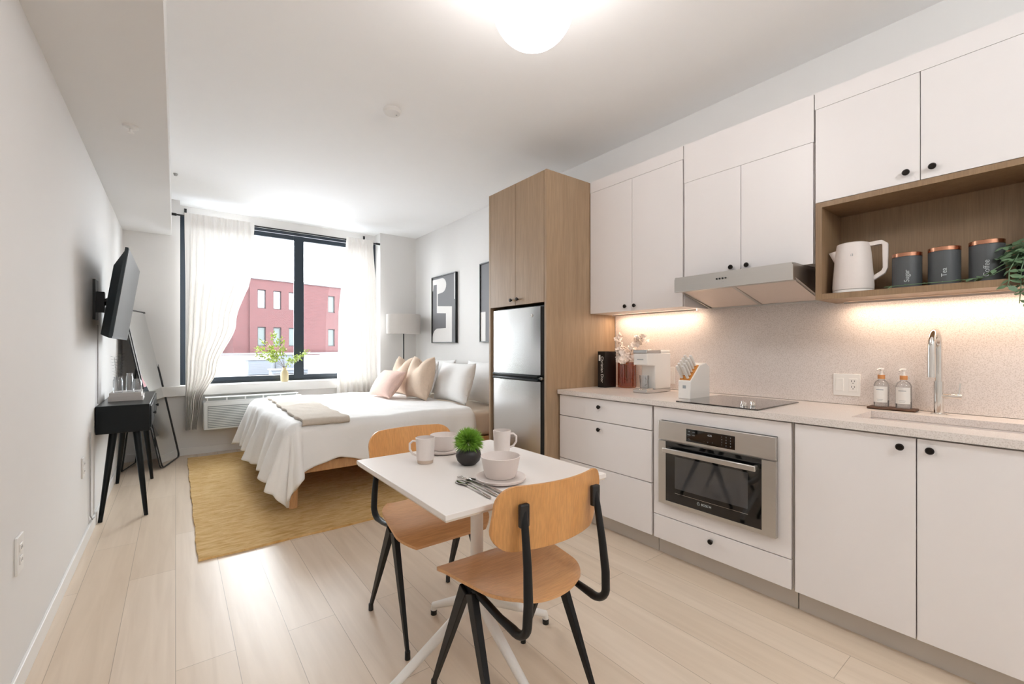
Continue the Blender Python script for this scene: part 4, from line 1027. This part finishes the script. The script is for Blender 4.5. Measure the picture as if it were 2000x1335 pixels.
# ------------------------------------------------------------------ chairs (local: faces +Y, origin on floor)
def chair_parts(t):
    # seat: bent plywood
    def seat_out(u):  # outline in plan, u 0..1 across x for a given y
        return u
    top = []
    NX, NY = 25, 25
    def sf_(sgn):
        def fn(u, v):
            a = 2*u-1; y = -.20+.40*v
            hw = .158+.062*min(1, (v/.80))**.75 if v < .8 else .220-.012*((v-.8)/.2)**2
            if v > .82: hw -= .045*((v-.82)/.18)**2.2
            if v < .25: hw *= (1-.22*(1-v/.25)**2)
            x = a*hw
            yr = y-.028*(1-a*a)*(1-v)**3+.0
            z = .455-.010*math.exp(-((v-.4)/.3)**2)*(1-a*a)
            z -= .040*max(0, (v-.70)/.30)**2.4
            z += .012*abs(a)**3*(1-v)
            z -= .0
            return (x, yr, z+sgn*.0055)
        return fn
    mb = MB().grid(sf_(1), NX, NY)
    n0 = len(mb.v); mb.grid(sf_(-1), NX, NY)
    ring = [i for i in range(NX)]+[NX-1+NX*j for j in range(1, NY)]+[NX*(NY-1)+i for i in range(NX-2, -1, -1)]+[NX*j for j in range(NY-2, 0, -1)]
    for k in range(len(ring)): a, b_ = ring[k], ring[(k+1) % len(ring)]; mb.f.append((a, b_, b_+n0, a+n0))
    so = mb.build('seat', 'ply', t, ang=50)
    sc_ = MB()
    for x, y in ((-.15, .10), (.15, .10), (-.12, -.10), (.12, -.10)): sc_.lathe([(.005, .0), (.004, .0015), (0, .0018)], (x, y, .4535+.002), 12)
    sc_.build('screws', 'cutlery', so)
    # backrest: curved plywood panel, rounded rectangle
    def br(sgn):
        def fn(u, v):
            a = math.sin((2*u-1)*PI/2); b_ = 2*v-1
            hw, r_, hh = .213, .062, .096
            x = a*hw; e = max(0, abs(x)-(hw-r_)); he = hh-r_+math.sqrt(max(0, r_*r_-e*e))
            y = -.235+.060*(a*a)-.020*v; z = .715+b_*he
            return (x, y+sgn*.0048, z)
        return fn
    mb = MB().grid(br(1), 31, 17); n0 = len(mb.v); mb.grid(br(-1), 31, 17); NX, NY = 31, 17
    ring = [i for i in range(NX)]+[NX-1+NX*j for j in range(1, NY)]+[NX*(NY-1)+i for i in range(NX-2, -1, -1)]+[NX*j for j in range(NY-2, 0, -1)]
    for k in range(len(ring)): a, b_ = ring[k], ring[(k+1) % len(ring)]; mb.f.append((a, b_, b_+n0, a+n0))
    mb.build('backrest', 'plyv', t, ang=50)
    for s in (-1, 1):
        # inverted V of folded sheet steel legs
        for yf in (.20, -.20):
            top_ = Vector((s*.178, yf*.10, .425)); ft = Vector((s*.2, yf, .022))
            lg = MB().bar([top_, top_.lerp(ft, .5), ft], [.024, .019, .012], [.040, .030, .017], (1, 0, 0)).build('leg', 'black', t, bevel=.002)
            MB().lathe([(.0, 0.0005), (.011, .0005), (.0105, .03), (0, .03)], (ft.x, ft.y, 0), 14).build('foot_cap', 'blk', lg)
        # tubular upright: runs under the seat, sweeps back and bends up to the backrest
        pts = [(s*.165, .12, .437), (s*.165, -.03, .428), (s*.160, -.15, .405)]
        cy_, cz_ = -.225, .445; r_ = .045
        for i in range(8):
            a = math.radians(-75-15*i*.95); pts.append((s*.158, cy_+r_*math.cos(a)*1.15, cz_+r_*math.sin(a)))
        pts += [(s*.155, -.278, .50), (s*.150, -.268, .60), (s*.146, -.252, .70), (s*.144, -.243, .745)]
        m_ = len(pts)
        MB().tube(pts, [.0125]*3+[.0145]*8+[.0145, .0130, .0115, .0110], 14, flat=.85, up=(1, 0, 0)).build('back_upright', 'black', t)
        MB().box(s*.144-.016, s*.144+.016, -.252, -.236, .700, .765).build('back_clamp', 'blk', t, bevel=.004)
    xb = MB(); xb.bar([(-.178, .0, .425), (.178, .0, .425)], .03, .02, (0, 1, 0)); xb.build('cross_bar', 'black', t)
chA = thing('dining_chair', 'oak and black chair on the far side of the table, facing the viewer', 'chair', (.911, 1.79, 0), PI, 'dining chairs')
chair_parts(chA)
chB = copy_tree(chA); chB.location = (.922, 1.196, 0); chB.rotation_euler = (0, 0, math.radians(-1.0)); chB['label'] = 'oak and black chair in the foreground seen from behind'
for c_ in (chA, chB): del c_['group']

# ------------------------------------------------------------------ table settings
def mug(label, x, y, rz):
    t = thing('mug', label, 'mug', (x, y, TT+.0005), rz)
    MB().lathe([(0, 0), (.030, 0), (.031, .012), (.0345, .016), (.0360, .060), (.0385, .100), (.0365, .101), (.034, .062), (.032, .02), (0, .014)], n=40).build('body', 'ceramic', t)
    MB().lathe([(.0, .0), (.0305, .0003), (.0315, .012), (.0325, .013), (.031, .0145), (0, .0145)], n=40).build('unglazed_foot', 'cerrim', t)
    MB().tube([(.033, 0, .085), (.050, 0, .086), (.062, 0, .075), (.062, 0, .052), (.050, 0, .034), (.034, 0, .028)], [.0055]*6, 12, flat=.8, up=(0, 1, 0)).build('handle', 'ceramic', t)
    return t
def bowl(label, x, y, r=.066, h_=.068):
    o = MB().lathe([(0, 0), (r*.74, 0), (r*.78, .006), (r*.82, .012), (r*.97, h_*.9), (r, h_), (r*.96, h_+.001), (r*.93, h_*.9), (r*.78, .015), (0, .008)], n=56).build('bowl', 'ceramic'); o.location = (x, y, TT+.0135)
    return tag(o, label, 'bowl')
def plate(label, x, y, r=.085):
    o = MB().lathe([(0, 0), (r*.75, 0), (r*.97, .006), (r, .014), (r*.97, .015), (r*.9, .011), (0, .0125)], n=64).build('plate', 'ceramic'); o.location = (x, y, TT+.0005)
    return tag(o, label, 'plate')
dirR = -TH
mug('white mug with its handle to the left, nearest the left table edge', .788, 1.594, math.radians(142))
mug('white mug standing behind the plant pot and nearer bowl', 1.118, 1.530, math.radians(-37))
plate('small white plate under the nearer bowl', .890, 1.225, .088); bowl('white bowl on the plate nearest the foreground chair', .893, 1.230, .069, .070)
plate('small white plate at the far chair, under a bowl', .928, 1.70, .070); bowl('white bowl on the plate at the far chair', .932, 1.705, .060, .064)
pp = thing('potted_grass', 'tufty green artificial grass in a round black pot', 'plant', (.912, 1.470, TT+.0005))
MB().lathe([(0, 0), (.028, 0), (.044, .016), (.050, .034), (.046, .052), (.036, .062), (.034, .064), (.030, .060), (0, .055)], n=40).build('pot', 'potb', pp)
lf = MB(); random.seed(9)
for k in range(1500):
    zz = random.uniform(-.55, 1); a = random.uniform(0, 2*PI); rr_ = math.sqrt(max(0, 1-zz*zz)); d = Vector((rr_*math.cos(a), rr_*math.sin(a), zz))
    p = Vector((0, 0, .086))+d*.02; L_ = random.uniform(.030, .048)
    dj = (d+Vector((random.uniform(-.3, .3), random.uniform(-.3, .3), random.uniform(-.1, .4)))).normalized()
    sd_ = dj.cross(Vector((random.uniform(-1, 1), random.uniform(-1, 1), random.uniform(-1, 1)))).normalized()*.0016
    lf.add([p-sd_, p+sd_, p+dj*L_*.6+sd_*.8+Vector((0, 0, .001)), p+dj*L_*.6-sd_*.8+Vector((0, 0, .001)), p+dj*L_+Vector((0, 0, -.002))], [(0, 1, 2, 3), (3, 2, 4)])
lf.build('grass', 'grass', pp)
def cutl(kind, label, p0, p1):
    p0 = Vector((*p0, TT)); p1 = Vector((*p1, TT)); L_ = (p1-p0).length; an_ = math.atan2((p0-p1).y, (p0-p1).x)
    t = MB(); hw = lambda s_: interp([(0, .0045), (.1, .0055), (.3, .0042), (.5, .0028), (.62, .0024)], s_)
    z = .0025
    N = 14; vs = []; prof = []
    if kind == 'knife': tab = [(0, .003), (.05, .006), (.35, .005), (.45, .004), (.5, .0085), (.85, .009), (1, .002)]
    elif kind == 'spoon': tab = [(0, .003), (.05, .0055), (.3, .004), (.66, .0022), (.74, .008), (.85, .0155), (.94, .013), (1, .003)]
    else: tab = [(0, .003), (.05, .0055), (.3, .004), (.62, .0022), (.72, .009), (.80, .010)]
    end = tab[-1][0]
    def zf(s_): return z+.004*math.sin(min(1, s_)*PI)+(.004 if kind != 'knife' and s_ > .7 else 0)*0
    M_ = 40
    def fn(u, v):
        s_ = u*end; w_ = interp(tab, s_); dz = 0
        if kind == 'spoon' and s_ > .72: dz = -.004*(1-(2*v-1)**2)*math.sin((s_-.72)/.28*PI)
        return (s_*L_, (2*v-1)*w_, zf(s_)+dz+.001)
    t.grid(fn, M_, 7)
    if kind == 'fork':
        for k in range(4):
            yy = -.0082+k*.00547; t.add([(.795*L_, yy-.0014, zf(.8)+.001), (.795*L_, yy+.0014, zf(.8)+.001), (L_, yy+.0008, zf(.8)+.001), (L_, yy-.0008, zf(.8)+.001)], [(0, 1, 2, 3)])
    o = t.build(kind, 'cutlery', solid=.0018, ang=60); o.location = p1; o.rotation_euler = (0, 0, an_)
    return tag(o, label, kind)
cutl('knife', 'steel table knife beside the plate, rightmost of the cutlery', (.812, 1.305), (.808, 1.092))
cutl('fork', 'steel fork lying between the knife and the spoon', (.790, 1.335), (.782, 1.095))
cutl('spoon', 'steel spoon, leftmost of the cutlery', (.764, 1.305), (.755, 1.090))
